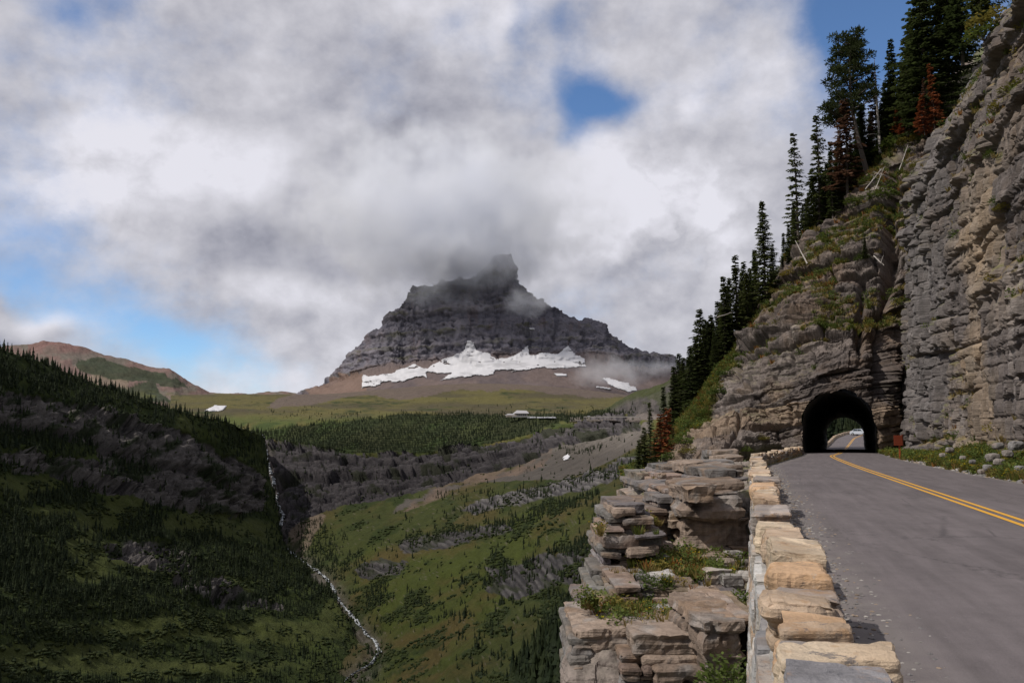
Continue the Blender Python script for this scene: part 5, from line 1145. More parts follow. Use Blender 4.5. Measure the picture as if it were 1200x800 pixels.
# ---- beyond the tunnel: wall, bank, wooded hill
def beyond():
    K = [[(900,450,420),(940,452,410),(980,455,400),(1020,458,400),(1080,460,400)], [(900,470,360),(940,476,350),(980,482,345),(1020,486,345),(1080,486,345)], [(900,500,300),(940,500,290),(980,500,280),(1020,500,280),(1080,500,280)], [(900,540,215),(940,540,210),(980,530,215),(1020,518,240),(1080,512,245)], [(900,640,160),(940,620,165),(980,560,180),(1020,530,215),(1080,525,215)]]
    P, PX, PY = net(K, [10, 14, 14, 10], 60); N = face_cam(P, gnormals(P)); P = P+N*(4*fbm(P[...,0]*.05, P[...,1]*.05, P[...,2]*.05, 4, .6, 221))[..., None]
    c = lerp(C3(.04,.06,.02), C3(.15,.14,.12), sstep(.15, .35, fbm(P[...,0]*.06, P[...,1]*.06, P[...,2]*.06, 4, .6, 222))*sstep(505, 495, PY)); c = lerp(c, C3(.2,.18,.15), sstep(494, 490, PY)*.8)
    grid_obj('hill', P, c, M_FAR, kind='structure', label='dark wooded hill seen through the tunnel'); 
    lk = Lookup([P]); n = 900; px = RNG.uniform(930, 1050, n); py = RNG.uniform(482, 525, n); pos, _ = lk(px, py); g = ~np.isnan(pos[:, 0]); pos = pos[g]; h = RNG.uniform(5, 9, len(pos))
    keep = (py[g] > 497) | (RNG.uniform(0, 1, len(pos)) < .4); pos, h = pos[keep], h[keep]
    scatter('woods', pos, h, RNG.uniform(0, 6, len(h)), TREES, 'dark conifers on the hill seen through the tunnel')
    # sunlit bank right of the road past the portal, and ground to the left of it
    Y = np.arange(149, 232, 1.0); w = np.linspace(0, 1, 14)
    X = (xr(Y)-.1)[:, None]+w*14; Z = roadz(Y)[:, None]-.05+6*w**1.2+.4*fbm(X*.4, Y[:, None]*.4, 0, 3, .6, 223)
    P = np.stack([X, Y[:, None]+0*X, Z], -1); c = lerp(C3(.09,.11,.025), C3(.18,.16,.05), sstep(-.3, .3, fbm(X*.5, Y[:, None]*.5, 0, 3, .6, 224)))
    grid_obj('bank', P, c, M_NEARSOIL, kind='structure', label='green bank right of the road past the tunnel')
    t = empty('stone_wall', (60, 155, 0), label='low stone wall curving away beyond the far end of the tunnel', cat='stone wall')
    y = 152.0; i = 0
    while y < 228:
        L = 1.6; d = float(xl(y+1)-xl(y)); Ln = math.hypot(1, d); T = np.array([d/Ln, 1/Ln, 0]); Nn = np.array([1/Ln, -d/Ln, 0]); o = np.array([float(xl(y))-.55, y, float(roadz(y))])
        W, F, c = rock_block((0, 0, -.4), (.55, L*Ln*.96, .65), 5000+i, res=.5, rnd=.08, colr=[CREAM, WTAN, WGREY][i % 3], amp=.6)
        G = o+W[:, :1]*Nn+W[:, 1:2]*T; G[:, 2] = o[2]+W[:, 2]
        link('coping_stone', npmesh('coping_stone', G-np.array(t.location), F, c, False), M_WALL, parent=t); y += L; i += 1
beyond()
# ================================================================== TREES
M_NEEDLE = mat_leaf('needles', (.045, .062, .020), (.080, .092, .028))
M_RUST = mat_leaf('dead_needles', (.19, .050, .022), (.25, .085, .03))
M_BROWNN = mat_leaf('dry_needles', (.085, .05, .035), (.12, .06, .035))
m_, t_, b_ = newmat('bark'); M_BARK = m_
n_ = t_.noise(t_.map(t_.add('ShaderNodeNewGeometry').outputs['Position'], scale=(6, 6, 1.2)), 2, 4, .6); t_.put(b_.inputs['Base Color'], t_.mix(n_, (.05, .04, .035, 1), (.15, .125, .105, 1))); b_.inputs['Roughness'].default_value = .9
m_, t_, b_ = newmat('bleached_wood'); M_PALE = m_
n_ = t_.noise(t_.map(t_.add('ShaderNodeNewGeometry').outputs['Position'], scale=(6, 6, 1.2)), 2, 4, .6); t_.put(b_.inputs['Base Color'], t_.mix(n_, (.24, .21, .19, 1), (.48, .44, .40, 1))); b_.inputs['Roughness'].default_value = .85

def tubes(paths):
    """tapered limbs: list of (points, radii)"""
    V, F = [], []
    for pts, rad, ns in paths:
        pts = np.array(pts, float); b = len(V)
        for i, p in enumerate(pts):
            d = pts[min(i+1, len(pts)-1)]-pts[max(i-1, 0)]; d /= np.linalg.norm(d)+1e-9
            a = np.cross(d, [0.3, 1, .1]); a /= np.linalg.norm(a)+1e-9; c = np.cross(d, a)
            for k in range(ns):
                t = 2*math.pi*k/ns; V.append(p+rad[i]*(a*math.cos(t)+c*math.sin(t)))
        for i in range(len(pts)-1):
            for k in range(ns): F.append((b+i*ns+k, b+i*ns+(k+1) % ns, b+(i+1)*ns+(k+1) % ns, b+(i+1)*ns+k))
    return np.array(V), np.array(F)
def conifer_meshes(seed, h=14.0, r=2.6, whorl=.34, sparse=0.0, bare=.06, mat=None, gap=.0, top_thin=1.0, bark=None):
    rr = random.Random(seed); limbs = []; Q, QC = [], []
    bend = [rr.uniform(-.25, .25), rr.uniform(-.25, .25)]
    tr = lambda z: np.array([bend[0]*math.sin(z/h*2.2), bend[1]*math.sin(z/h*2.8), z])
    zz = np.linspace(-.5, h, 9); limbs.append(([tr(z) for z in zz], [max(.012*h*(1-z/h)**.8, .015) for z in zz], 7))
    z = h*bare; side = rr.uniform(0, 6.28)
    while z < h*.985:
        f = 1-z/h; L0 = r*(f**.78)*(1.0 if f < .88 else 1-(f-.88)*2.5)*rr.uniform(.75, 1.1)
        nb = 6 if f > .15 else 4
        for k in range(nb):
            if rr.random() < sparse: continue
            a = side+6.283*k/nb+rr.uniform(-.35, .35); L = max(.22, L0*rr.uniform(.6, 1.18)); L *= 1+.22*math.sin(a*1+seed)
            up = .28*f-.05+rr.uniform(-.1, .1) if f < .3 else -.18-.25*f+rr.uniform(-.12, .12)
            up = .45 if f < .08 else up
            ca, sa = math.cos(a), math.sin(a); n = max(2, int(L/.24)); p0 = tr(min(h*.98, z+rr.uniform(-.5, .5)*whorl*1.3))
            def pt(t):
                x = L*t; return p0+np.array([ca*x, sa*x, x*up+.16*L*t*t*1.2])
            limbs.append(([pt(0), pt(.5), pt(1)], [.03+.012*L, .02, .006], 3))
            shade = rr.uniform(.65, 1.25); zj = 0
            for j in range(n):
                t = (j+.6)/n
                if t < .12: continue
                p = pt(t); w = .54*(1-.35*t)*(.6+.5*min(1, L/1.5)); p = p+np.array([0, 0, zj]); 
                for sgn in (-1, 1):
                    da = a+sgn*rr.uniform(.5, 1.0); dx, dy = math.cos(da), math.sin(da); l = w*rr.uniform(.8, 1.5)*top_thin
                    dz = -rr.uniform(.1, .45)*l; tip = p+np.array([dx*l, dy*l, dz]); hw = rr.uniform(.09, .17)
                    q = np.array([-dy*hw, dx*hw, rr.uniform(-.05, .07)])
                    Q += [p, p+(tip-p)*.55+q, tip, p+(tip-p)*.5-q+np.array([0, 0, -.05])]; cc = shade*rr.uniform(.75, 1.2); QC += [(cc*.8,)*3, (cc,)*3, (cc*1.15,)*3, (cc*.85,)*3]
                # hanging tuft
                hw = rr.uniform(.08, .15); hl = rr.uniform(.12, .28)
                Q += [p+np.array([ca*hw*1.6, sa*hw*1.6, .03]), p+np.array([-sa*hw, ca*hw, 0]), p+np.array([rr.uniform(-.05,.05), 0, -hl]), p+np.array([sa*hw, -ca*hw, 0])]; cc = shade*rr.uniform(.6, 1.0); QC += [(cc,)*3]*4
        side += .7; z += whorl*(.55+.6*f)*rr.uniform(.8, 1.2)*(1+gap*rr.random())
    V, F = tubes(limbs); tm = npmesh('trunk', V, F, None, True); tm.materials.append(bark or M_BARK)
    Q = np.array(Q); cm = npmesh('crown', Q, np.arange(len(Q)).reshape(-1, 4), QC, False); cm.materials.append(mat or M_NEEDLE)
    return tm, cm, h
def pine_meshes(seed, h=11.0):
    """open-crowned pine: leaning stem, ascending limbs that carry tufts"""
    rr = random.Random(seed); limbs, Q, QC = [], [], []
    tr = lambda z: np.array([-.9*math.sin(z/h*2.4), .2*math.sin(z/h*3), z])
    zz = np.linspace(-.5, h*.93, 10); limbs.append(([tr(z) for z in zz], [.20*(1-z/h*.8) for z in zz], 8))
    def tuft(p, s, sh):
        for k in range(70):
            d = np.array([rr.gauss(0, 1), rr.gauss(0, 1), rr.gauss(.7, 1)]); d /= np.linalg.norm(d); q = np.cross(d, [rr.random(), rr.random(), .3]); q /= np.linalg.norm(q)+1e-6
            st = p+d*s*rr.uniform(.1, .7)*np.array([1, 1, .7]); l = s*rr.uniform(.3, .6); w = l*.13; cc = sh*rr.uniform(.7, 1.25)
            Q.extend([st, st+d*l*.5+q*w, st+d*l, st+d*l*.5-q*w]); QC.extend([(cc,)*3]*4)
    for k in range(46):
        f = k/45; z = h*(.30+.66*f); a = k*2.4+rr.uniform(-.4, .4); L = (1.75-1.2*abs(f-.35))*rr.uniform(.6, 1.15)
        if f < .12: L = rr.uniform(1.8, 2.6); a = 3.1+rr.uniform(-.5, .5)
        p0 = tr(z); u = rr.uniform(.15, .6)
        pts = [p0, p0+np.array([math.cos(a)*L*.5, math.sin(a)*L*.5, L*u*.2]), p0+np.array([math.cos(a)*L, math.sin(a)*L, L*u*.8])]
        limbs.append((pts, [.07, .045, .02], 4))
        for t in (.5, .72, .92, 1.05):
            pp = p0+(pts[2]-p0)*t+np.array([rr.uniform(-.25, .25), rr.uniform(-.25, .25), rr.uniform(-.05, .3)]); tuft(pp, rr.uniform(.42, .68), rr.uniform(.45, .85))
    V, F = tubes(limbs); tm = npmesh('trunk', V, F, None, True); tm.materials.append(M_BARK)
    cm = npmesh('crown', np.array(Q), np.arange(len(Q)).reshape(-1, 4), QC, False); cm.materials.append(M_NEEDLE)
    return tm, cm, h
def snag_meshes(seed, h=8.0, mat=None):
    rr = random.Random(seed); tr = lambda z: np.array([.3*math.sin(z), .1*z/h, z]); zz = np.linspace(-.4, h, 9)
    limbs = [([tr(z) for z in zz], [max(.13*(1-z/h)**.7, .02) for z in zz], 6)]
    for k in range(34):
        z = h*rr.uniform(.12, .97); a = rr.uniform(0, 6.28); L = rr.uniform(.25, 1.3)*(1-z/h*.7); p0 = tr(z); e = p0+np.array([math.cos(a)*L, math.sin(a)*L, L*rr.uniform(-.35, .25)])
        limbs.append(([p0, (p0+e)/2+np.array([0, 0, .05]), e], [.035, .02, .006], 3))
        for q in range(2):
            s = p0+(e-p0)*rr.uniform(.4, .9); a2 = a+rr.uniform(-1, 1); limbs.append(([s, s+np.array([math.cos(a2), math.sin(a2), -.3])*L*.3], [.014, .004], 3))
    V, F = tubes(limbs); tm = npmesh('trunk', V, F, None, True); tm.materials.append(mat or M_PALE); return tm, None, h
def bush_meshes(seed, h=1.2, mat=None):
    rr = random.Random(seed); Q, QC, limbs = [], [], []
    for k in range(9):
        a = rr.uniform(0, 6.28); limbs.append(([np.array([0, 0, -.1]), np.array([math.cos(a)*.35, math.sin(a)*.35, h*.45])*rr.uniform(.7, 1.2)], [.02, .006], 3))
    for k in range(520):
        a = rr.uniform(0, 6.28); q = rr.random()**.5*.62*h; z = h*(.12+.75*rr.random()*(1-(q/(.75*h))**2)); p = np.array([math.cos(a)*q, math.sin(a)*q, z*(.8+.25*math.sin(a*3+seed))])
        d = np.array([math.cos(a), math.sin(a), rr.uniform(.1, 1.0)])+np.array([rr.gauss(0, .5) for _ in range(3)]); d /= np.linalg.norm(d); s = np.cross(d, [0, 0.2, 1]); s /= np.linalg.norm(s)+1e-6
        l = rr.uniform(.09, .17)*h**.5; w = l*.38; cc = rr.uniform(.6, 1.3)
        Q += [p, p+d*l*.5+s*w, p+d*l, p+d*l*.5-s*w]; QC += [(cc,)*3]*4
    V, F = tubes(limbs); tm = npmesh('stem', V, F, None, True); tm.materials.append(M_BARK)
    cm = npmesh('foliage', np.array(Q), np.arange(len(Q)).reshape(-1, 4), QC, False); cm.materials.append(mat); return tm, cm, h
M_BUSH = mat_leaf('bush_leaves', (.065, .095, .022), (.12, .15, .035)); M_BUSHY = mat_leaf('yellowing_leaves', (.14, .14, .03), (.22, .17, .04))
KIND = {'full': [conifer_meshes(s, 14, 2.3, .36, .0) for s in (1, 2, 3)], 'slim': [conifer_meshes(s, 14, 1.55, .38, .08) for s in (11, 12, 13)],
        'airy': [conifer_meshes(s, 14, 2.1, .44, .20, gap=.5, bare=.05) for s in (21, 22)], 'broad': [conifer_meshes(s, 14, 3.3, .34, .0) for s in (31, 32)],
        'rust': [conifer_meshes(s, 6, 1.35, .30, .25, mat=M_RUST) for s in (41, 42)], 'dry': [conifer_meshes(s, 11, 1.9, .40, .25, mat=M_BROWNN) for s in (51, 52)],
        'pine': [pine_meshes(61)], 'snag': [snag_meshes(s) for s in (71, 72)], 'bush': [bush_meshes(s, 1.2, M_BUSH) for s in (81, 82)], 'ybush': [bush_meshes(s, 1.2, M_BUSHY) for s in (91, 92)]}
NAMES = {'full': ('conifer_tree', 'tree'), 'slim': ('conifer_tree', 'tree'), 'airy': ('conifer_tree', 'tree'), 'broad': ('conifer_tree', 'tree'), 'rust': ('dead_conifer', 'tree'), 'dry': ('dead_conifer', 'tree'), 'pine': ('pine_tree', 'tree'), 'snag': ('dead_tree', 'tree'), 'bush': ('shrub', 'shrub'), 'ybush': ('shrub', 'shrub')}
CNT = {}
def plant(kind, base, h, label, group=None, rz=None, wide=1.0, lean=(0, 0)):
    v = KIND[kind]; CNT[kind] = CNT.get(kind, -1)+1; tm, cm, h0 = v[CNT[kind] % len(v)]; s = h/h0
    root = empty(NAMES[kind][0], tuple(base), 0, label, NAMES[kind][1], group)
    root.rotation_euler = (lean[0], lean[1], RNG.uniform(0, 6.28) if rz is None else rz); root.scale = (s*wide, s*wide, s)
    for nm, me in ((('stem' if 'bush' in kind else 'trunk'), tm), (('foliage' if 'bush' in kind else 'crown'), cm)):
        if me is None: continue
        link(nm, me, None, parent=root)
    return root
CR = ([720,768,798,830,872,930,985,1010,1040,1085,1180], [552,538,490,444,386,290,234,199,160,118,34])
def tree(kind, px, ytop, label, Y=None, dy=4, ybase=None, **kw):
    yb = ybase if ybase is not None else float(np.interp(px, *CR))+dy
    Y = Y or 107.0; b = at(px, yb, Y); t = at(px, ytop, Y); h = float(t[2]-b[2])
    return plant(kind, b-np.array([0, 0, .3]), h+.3, label, **kw)
G1 = 'conifers climbing the skyline left of the tunnel spur'; G2 = 'conifers on top of the rock spur'
ROW = [('slim',785,477,'small slender conifer at the low left end of the climbing tree line'),('slim',779,452,'yellow-green slender conifer beside the two rusty dead ones'),
 ('slim',790,428,'thin conifer just right of the yellow-green one'),('full',797,413,'pointed conifer, third from the bottom of the tree line'),('full',803,418,'dark conifer half hidden at the foot of the climbing line'),
 ('full',809,405,'taller conifer above the grassy flank with a narrow top'),('slim',816,396,'narrow dark spire left of the tallest of the lower group'),('full',821,361,'tallest conifer of the lower group, with a ragged top'),
 ('slim',828,373,'slim conifer close right of the tallest lower one'),('full',835,371,'full conifer in the middle of the climbing tree line'),('slim',842,352,'narrow conifer whose tip stands just over its neighbours'),
 ('slim',850,323,'first of three tall spires before the lone big conifer'),('full',858,325,'second of three tall spires, broad at the foot'),('slim',864,298,'tallest spire, thin top well above the other two'),
 ('full',871,345,'bushy lighter green conifer in front of the thin spires'),('slim',877,319,'spire just left of the lone big conifer'),('full',846,360,'dark conifer filling the gap behind the spires'),('full',826,385,'short dark conifer under the slim ones'),
 ('full',854,352,'short full conifer between two spires'),('full',884,332,'low dark conifer at the foot of the lone big conifer'),('full',838,388,'short conifer on the edge of the grassy flank')]
for k, x, yt, lb in ROW: tree(k, x, yt, lb, Y=RNG.uniform(105, 111), dy=6, group=G1, wide=1.28)
BIG = [('full',925,262,'dark conifer between the lone big one and the tall thin pair',1.1),('full',943,240,'low dark conifer under the left tall thin one',1.3),('full',972,190,'green conifer right behind the taller thin one',1.2),('full',1015,120,'dark conifer left of the grey dead tree',1.2),('full',1036,120,'bushy conifer right behind the grey dead tree',1.3),('full',1068,60,'dark conifer between the spiky one and the very large ones',1.3),('full',896,234,'lone big conifer with a pointed top standing against white cloud',1.0),('full',908,285,'bushy short conifer right behind the lone big one',1.2),('full',918,300,'low spreading conifer between the big ones',1.3),
 ('airy',936,155,'left of two very tall thin conifers, with see-through branches',1.0),('airy',959,133,'right and taller of the two very tall thin conifers',1.1),('full',966,205,'dark full conifer under the tall thin one',1.1),
 ('full',950,225,'dense dark conifer between the two tall thin ones',1.1),('slim',976,165,'slim dark tree beside the bare snag',1.0),('full',985,190,'dark conifer at the foot of the brown dry one',1.1),
 ('full',1006,160,'green conifer below the open-crowned pine',1.0),('full',1022,150,'dark conifer between the pine and the twiggy grey tree',1.0),('full',1049,45,'spiky conifer standing in the gap of blue sky',.95),('full',1040,95,'small green conifer left under the spiky one',1.1),
 ('full',1060,100,'low green conifer right under the spiky one',1.2),('full',1000,185,'low dark conifer among brown branches',1.2)]
for k, x, yt, lb, wd in BIG: tree(k, x, yt, lb, Y=RNG.uniform(105, 110), dy=8, group=G2, wide=wd)
for q in range(34):
    x = RNG.uniform(786, 892); yb = float(np.interp(x, *CR)); tree(['slim', 'full'][q % 2], x, yb-RNG.uniform(42, 78)*(.8+.3*(x-786)/106), 'dark conifer packed in the thick of the climbing tree line', Y=RNG.uniform(109, 118), dy=9, group=G1, wide=1.2)
for q in range(16):
    x = RNG.uniform(905, 1072); yb = float(np.interp(x, *CR)); tree(['slim', 'full'][q % 2], x, yb-RNG.uniform(35, 70), 'dark conifer crowded in the thick stand on top of the spur', Y=RNG.uniform(109, 116), dy=9, group=G2, wide=1.3)
tree('broad', 1092, -40, 'very large dark conifer beside the top of the cliff, leftmost of two', Y=100, ybase=150, group=G2, wide=1.0)
tree('broad', 1112, -75, 'very large dark conifer rising out of the frame by the cliff', Y=102, ybase=120, group=G2, wide=1.0)
tree('full', 1078, 20, 'dark conifer crowded against the left of the very large ones', Y=103, ybase=150, group=G2, wide=1.3)
tree('full', 1128, -60, 'dark conifer partly behind the cliff rim at the top edge', Y=98, ybase=70, group=G2, wide=1.2)
tree('full', 1150, -80, 'conifer at the frame top above the cliff rim', Y=92, ybase=25, group=G2, wide=1.3)
tree('pine', 1015, 42, 'open-crowned pine with a crooked bare stem', Y=106, ybase=196, rz=.2, wide=1.05)
tree('snag', 1031, 68, 'thin grey dead tree right of the open-crowned pine', Y=106, ybase=172)
tree('snag', 984, 125, 'bare dead snag left of the brown dry conifer', Y=106, ybase=238)
tree('dry', 993, 116, 'tall brown dry conifer with reddish foliage', Y=104, ybase=225, wide=1.3)
tree('dry', 1030, 82, 'dry brownish conifer behind the dead tree', Y=108, ybase=176, wide=.8)
tree('dry', 1085, 92, 'dull red dying conifer against the very large ones', Y=98, ybase=150, wide=.7)
tree('rust', 1095, 72, 'bright rust-red dead conifer at the cliff edge near the top', Y=97, ybase=148, wide=.62, lean=(0, .1))
tree('rust', 1083, 110, 'lower rust-red dead conifer leaning on the cliff edge', Y=97, ybase=152, wide=.95)
tree('rust', 1052, 128, 'small rust-red dead sapling on the grassy crest', Y=104, ybase=152, wide=1.0)
tree('rust', 785, 478, 'orange-red dead conifer at the low end of the tree line', Y=88, ybase=530, wide=1.1)
tree('rust', 774, 485, 'wider orange-red dead conifer, left of the other one', Y=84, ybase=532, wide=1.5)
tree('rust', 1058, 140, 'rusty tuft of dead needles beside the small sapling', Y=103, ybase=156, wide=1.5)
tree('slim', 762, 470, 'pale thin young conifer at the left end of the trees', Y=86, ybase=545)
tree('broad', 757, 500, 'bushy young conifer at the valley edge, lowest of all', Y=80, ybase=556, wide=1.3)
tree('full', 748, 515, 'small ragged conifer on the brink above the grey wall rock', Y=80, ybase=560, wide=1.5)
tree('full', 768, 512, 'small conifer squeezed behind the orange-red dead ones', Y=84, ybase=552, wide=1.3)
tree('full', 790, 500, 'small dark conifer under the foot of the tree line', Y=92, ybase=530, wide=1.2)
# small trees and shrubs on the ledges: px, base row, height
def on_spur(px, py):
    d = np.hypot(SPJ[0]-px, SPJ[1]-py); i = np.argmin(d); return SP_P.reshape(-1, 3)[i]
_a, _b, _f = proj(SP_P.reshape(-1, 3)); SPJ = (_a, np.where(SP_P.reshape(-1, 3)[:, 1] > 108, 1e6, _b))
p = on_spur(1013, 302); plant('full', p-np.array([0, .3, .2]), 2.4, 'tiny bright green conifer on a ledge above the tunnel', wide=1.5)
SHR = [('bush',1010,304,1.1,'green shrub at the foot of the tiny ledge conifer'),('bush',958,384,1.4,'green shrub hanging on the ledge above the arch'),('bush',965,383,1.1,'smaller green shrub beside the one above the arch'),('ybush',890,352,1.3,'yellowish shrub on the rock edge under the lone big conifer'),
 ('bush',905,338,1.4,'green shrub on the rock edge behind the leaning log'),('ybush',925,322,1.4,'yellowish shrub on the upper grassy ledge'),('ybush',945,312,1.2,'yellow-green shrub right of the leaning log'),('bush',968,280,1.5,'green shrub among brown plants on the spur crest'),
 ('bush',1035,232,2.0,'dark green shrub in the hollow beside the cliff'),('bush',1050,222,1.8,'green shrub against the gully of the cliff'),('bush',1020,215,1.6,'bright shrub under the white dead branches'),('bush',1002,238,1.5,'green shrub at the crest below the dry conifer'),
 ('ybush',985,262,1.2,'small yellow shrub on the crest of the spur'),('bush',1050,172,2.2,'bright green shrub on the crest under the spiky conifer'),('bush',1035,180,2.0,'rounded green shrub left of the crest'),('ybush',1065,168,1.6,'yellow shrub near the rusty sapling'),
 ('bush',850,440,1.5,'green shrub at the top of the grassy flank'),('bush',842,462,1.6,'green shrub halfway up the grassy flank'),('bush',826,486,1.5,'green shrub in the middle of the grassy flank'),('bush',815,500,1.4,'green shrub low on the grassy flank'),('bush',800,520,1.5,'green shrub near the foot of the flank'),
 ('ybush',835,474,1.0,'yellowish shrub in the upper grassy flank'),('ybush',806,530,1.1,'yellowish shrub at the foot of the grassy flank'),('bush',788,538,1.3,'green shrub below the orange-red dead conifers'),('bush',775,548,1.4,'dark shrub at the brink near the lowest conifer'),('ybush',765,556,1.2,'orange-tinged shrub on the brink above the grey wall rock'),
 ('bush',864,420,1.2,'green shrub under the overhanging rock nose'),('bush',812,512,1.2,'leafy shrub on the lower flank beside bare soil'),('bush',752,562,1.3,'leafy shrub hanging over the grey wall rock'),('bush',872,528,.9,'small shrub by the far bend of the guard wall'),('ybush',893,515,.8,'small yellow shrub on the rock left of the portal')]
for k, x, y, h, lb in SHR:
    p = on_spur(x, y) if y < 555 else at(x, y, 62); plant(k, p-np.array([0, 0, .15]), h, lb, wide=1.35)
# cliff shrubs
_a, _b, _f = proj(CL_P.reshape(-1, 3))
def on_cliff(px, py):
    d = np.hypot(_a-px, _b-py); i = np.argmin(d); return CL_P.reshape(-1, 3)[i]
for k, x, y, h, lb in [('ybush',1178,128,.9,'yellow shrub on the high cliff ledge near the right edge'),('ybush',1190,108,.9,'second yellow shrub on the high cliff ledge'),('bush',1174,238,.7,'pale green tuft on the middle cliff ledge'),('ybush',1182,244,.8,'yellow tuft below the pale green one on the cliff'),('bush',1150,188,.7,'small green tuft in the upper middle of the cliff'),
                       ('ybush',1078,196,.9,'green tuft on the cliff nose beside the gully'),('bush',1165,182,.6,'small leafy tuft on the upper cliff ledge'),('ybush',1140,15,1.4,'yellow shrub on the slanting rim of the cliff'),('bush',1128,30,1.2,'green shrub on the slanting rim of the cliff'),('bush',1196,40,.8,'green tuft at the top right of the cliff')]:
    plant(k, on_cliff(x, y)-np.array([.1, 0, .1]), h, lb, wide=1.3)
# dead wood
def log(name, p0, p1, r, label, twigs=0, seed=0):
    rr = random.Random(seed); p0, p1 = np.array(p0), np.array(p1); L = p1-p0; ln = np.linalg.norm(L); side = np.array([.3, .2, 1.0])
    pts = [p0+L*t+np.array([0, 0, .08*math.sin(t*9)*r*4]) for t in np.linspace(0, 1, 7)]
    limbs = [([q-p0 for q in pts], [r*(1-.65*t) for t in np.linspace(0, 1, 7)], 7)]
    for k in range(twigs):
        s = L*rr.uniform(.3, .95); e = s+np.array([rr.uniform(-1, 1), rr.uniform(-.5, .5), rr.uniform(-.3, 1)])*rr.uniform(.4, 1.2)
        limbs.append(([s, (s+e)/2+np.array([0, 0, .1]), e], [r*.35, r*.2, .01], 4))
    V, F = tubes(limbs); me = npmesh(name, V, F, None, True); o = link(name, me, M_PALE, label=label, cat='log'); o.location = p0; return o
log('fallen_log', at(946, 309, 95), at(932, 282, 97), .09, 'pale fallen log leaning on the rock edge of the spur', 2, 1)
log('fallen_log', at(1052, 205, 98), at(1064, 170, 99), .07, 'pale dead trunk leaning against the gully rim', 3, 2)
log('dead_branch', at(1014, 222, 96.5), at(1033, 198, 98), .06, 'white bleached branch tangle on the crest of the spur', 14, 3)
log('dead_branch', at(1026, 222, 96.0), at(1036, 196, 97), .05, 'second white bleached branch, more upright', 9, 4)
log('fallen_log', at(1024, 300, 94), at(1036, 311, 92.5), .09, 'short pale log on the ledge above the tunnel', 2, 5)
log('fallen_log', at(840, 372, 100), at(858, 366, 102), .08, 'pale log in the grass above the overhanging nose', 1, 6)

# ---- grass and small plants
def tuft_proto(seed, n, hh, spread, flower=None):
    rr = random.Random(seed); V, F, C = [], [], []
    for k in range(n):
        a = rr.uniform(0, 6.28); q = rr.random()*spread; p = np.array([math.cos(a)*q, math.sin(a)*q, 0]); d = np.array([math.cos(a)*rr.uniform(.1, .7), math.sin(a)*rr.uniform(.1, .7), 1])*hh*rr.uniform(.5, 1.1); w = .03
        s = np.array([-math.sin(a+.5), math.cos(a+.5), 0])*w; b = len(V); V += [p-s, p+s, p+d*.6+s*.7, p+d]; F.append((b, b+1, b+2, b+3)); cc = rr.uniform(.6, 1.3); C += [(cc,)*3]*4
        if flower and rr.random() < .3:
            e = p+d; b = len(V); V += [e+np.array([-.04, 0, 0]), e+np.array([0, -.04, .02]), e+np.array([.04, 0, 0]), e+np.array([0, .04, .03])]; F.append((b, b+1, b+2, b+3)); C += [flower]*4
    return V, F, C
M_GR1 = mat_leaf('grass_green', (.07, .095, .02), (.13, .14, .03)); M_GR2 = mat_leaf('grass_dry', (.20, .155, .05), (.27, .20, .075)); M_GR3 = mat_leaf('grass_orange', (.22, .10, .035), (.30, .14, .04))
TUFTS = [proto('grass_tuft_%d' % i, *tuft_proto(i, 26, .34, .16, fl), mt) for i, (mt, fl) in enumerate(((M_GR1, None), (M_GR1, (4, 2.6, .3)), (M_GR2, None), (M_GR2, (1.5, 1.4, .2)), (M_GR3, None)))]
def leafy(seed, mat, n=60, h=.45):
    rr = random.Random(seed); V, F, C = [], [], []
    for k in range(n):
        a = rr.uniform(0, 6.28); q = rr.random()**.6*.30; p = np.array([math.cos(a)*q, math.sin(a)*q, rr.uniform(.04, h)*(1-q)]); d = np.array([rr.gauss(0, 1), rr.gauss(0, 1), rr.uniform(.2, 1.2)]); d /= np.linalg.norm(d); s = np.cross(d, [.1, .2, 1]); s /= np.linalg.norm(s)+1e-6; l = rr.uniform(.07, .13)
        b = len(V); V += [p, p+d*l*.5+s*l*.4, p+d*l, p+d*l*.5-s*l*.4]; F.append((b, b+1, b+2, b+3)); C += [(rr.uniform(.6, 1.3),)*3]*4
    return proto('small_plant_%d' % seed, V, F, C, mat)
PLANTS = TUFTS+[leafy(1, M_BUSH), leafy(2, M_BUSH, 80, .6), leafy(3, M_BUSHY)]
def grow(P, nrm, wgt, n, name, label, smin=.7, smax=1.6, protos=PLANTS, idxp=None):
    Q = P.reshape(-1, 3); w = np.clip(wgt.reshape(-1), 0, None); w = w/w.sum(); i = RNG.choice(len(Q), n, p=w)
    p = Q[i]+RNG.normal(0, .05, (n, 3)); p[:, 2] = Q[i, 2]-.02
    scatter(name, p, RNG.uniform(smin, smax, n), RNG.uniform(0, 6.28, n), protos, label, None if idxp is None else RNG.choice(len(protos), n, p=idxp))
pr = np.array([.24, .06, .26, .08, .07, .12, .08, .09]); pr /= pr.sum()
area = lambda P: np.linalg.norm(np.cross(np.gradient(P, axis=0), np.gradient(P, axis=1)), axis=-1)
grow(SP_P, SP_N, area(SP_P)*np.clip(SP_G*1.2+SP_L*.8*sstep(440, 350, SP_Y), 0, 1)*sstep(.15, .5, SP_N[..., 2])*(SP_P[..., 1] < 112)*(SP_Y > 150)*(SP_X < 1080), 8500, 'grass', 'grass and small plants on the flank and ledges of the spur', .8, 1.9, idxp=pr)
grow(CL_P, CL_N, area(CL_P)*CL_L, 1500, 'grass', 'tufts of grass growing on the ledges of the right cliff', .6, 1.4, idxp=pr)
pv = np.array([.30, .20, .12, .10, .08, .10, .05, .05]); pv /= pv.sum()
vw = np.linspace(0, 1, VG_P.shape[1])[None, :]
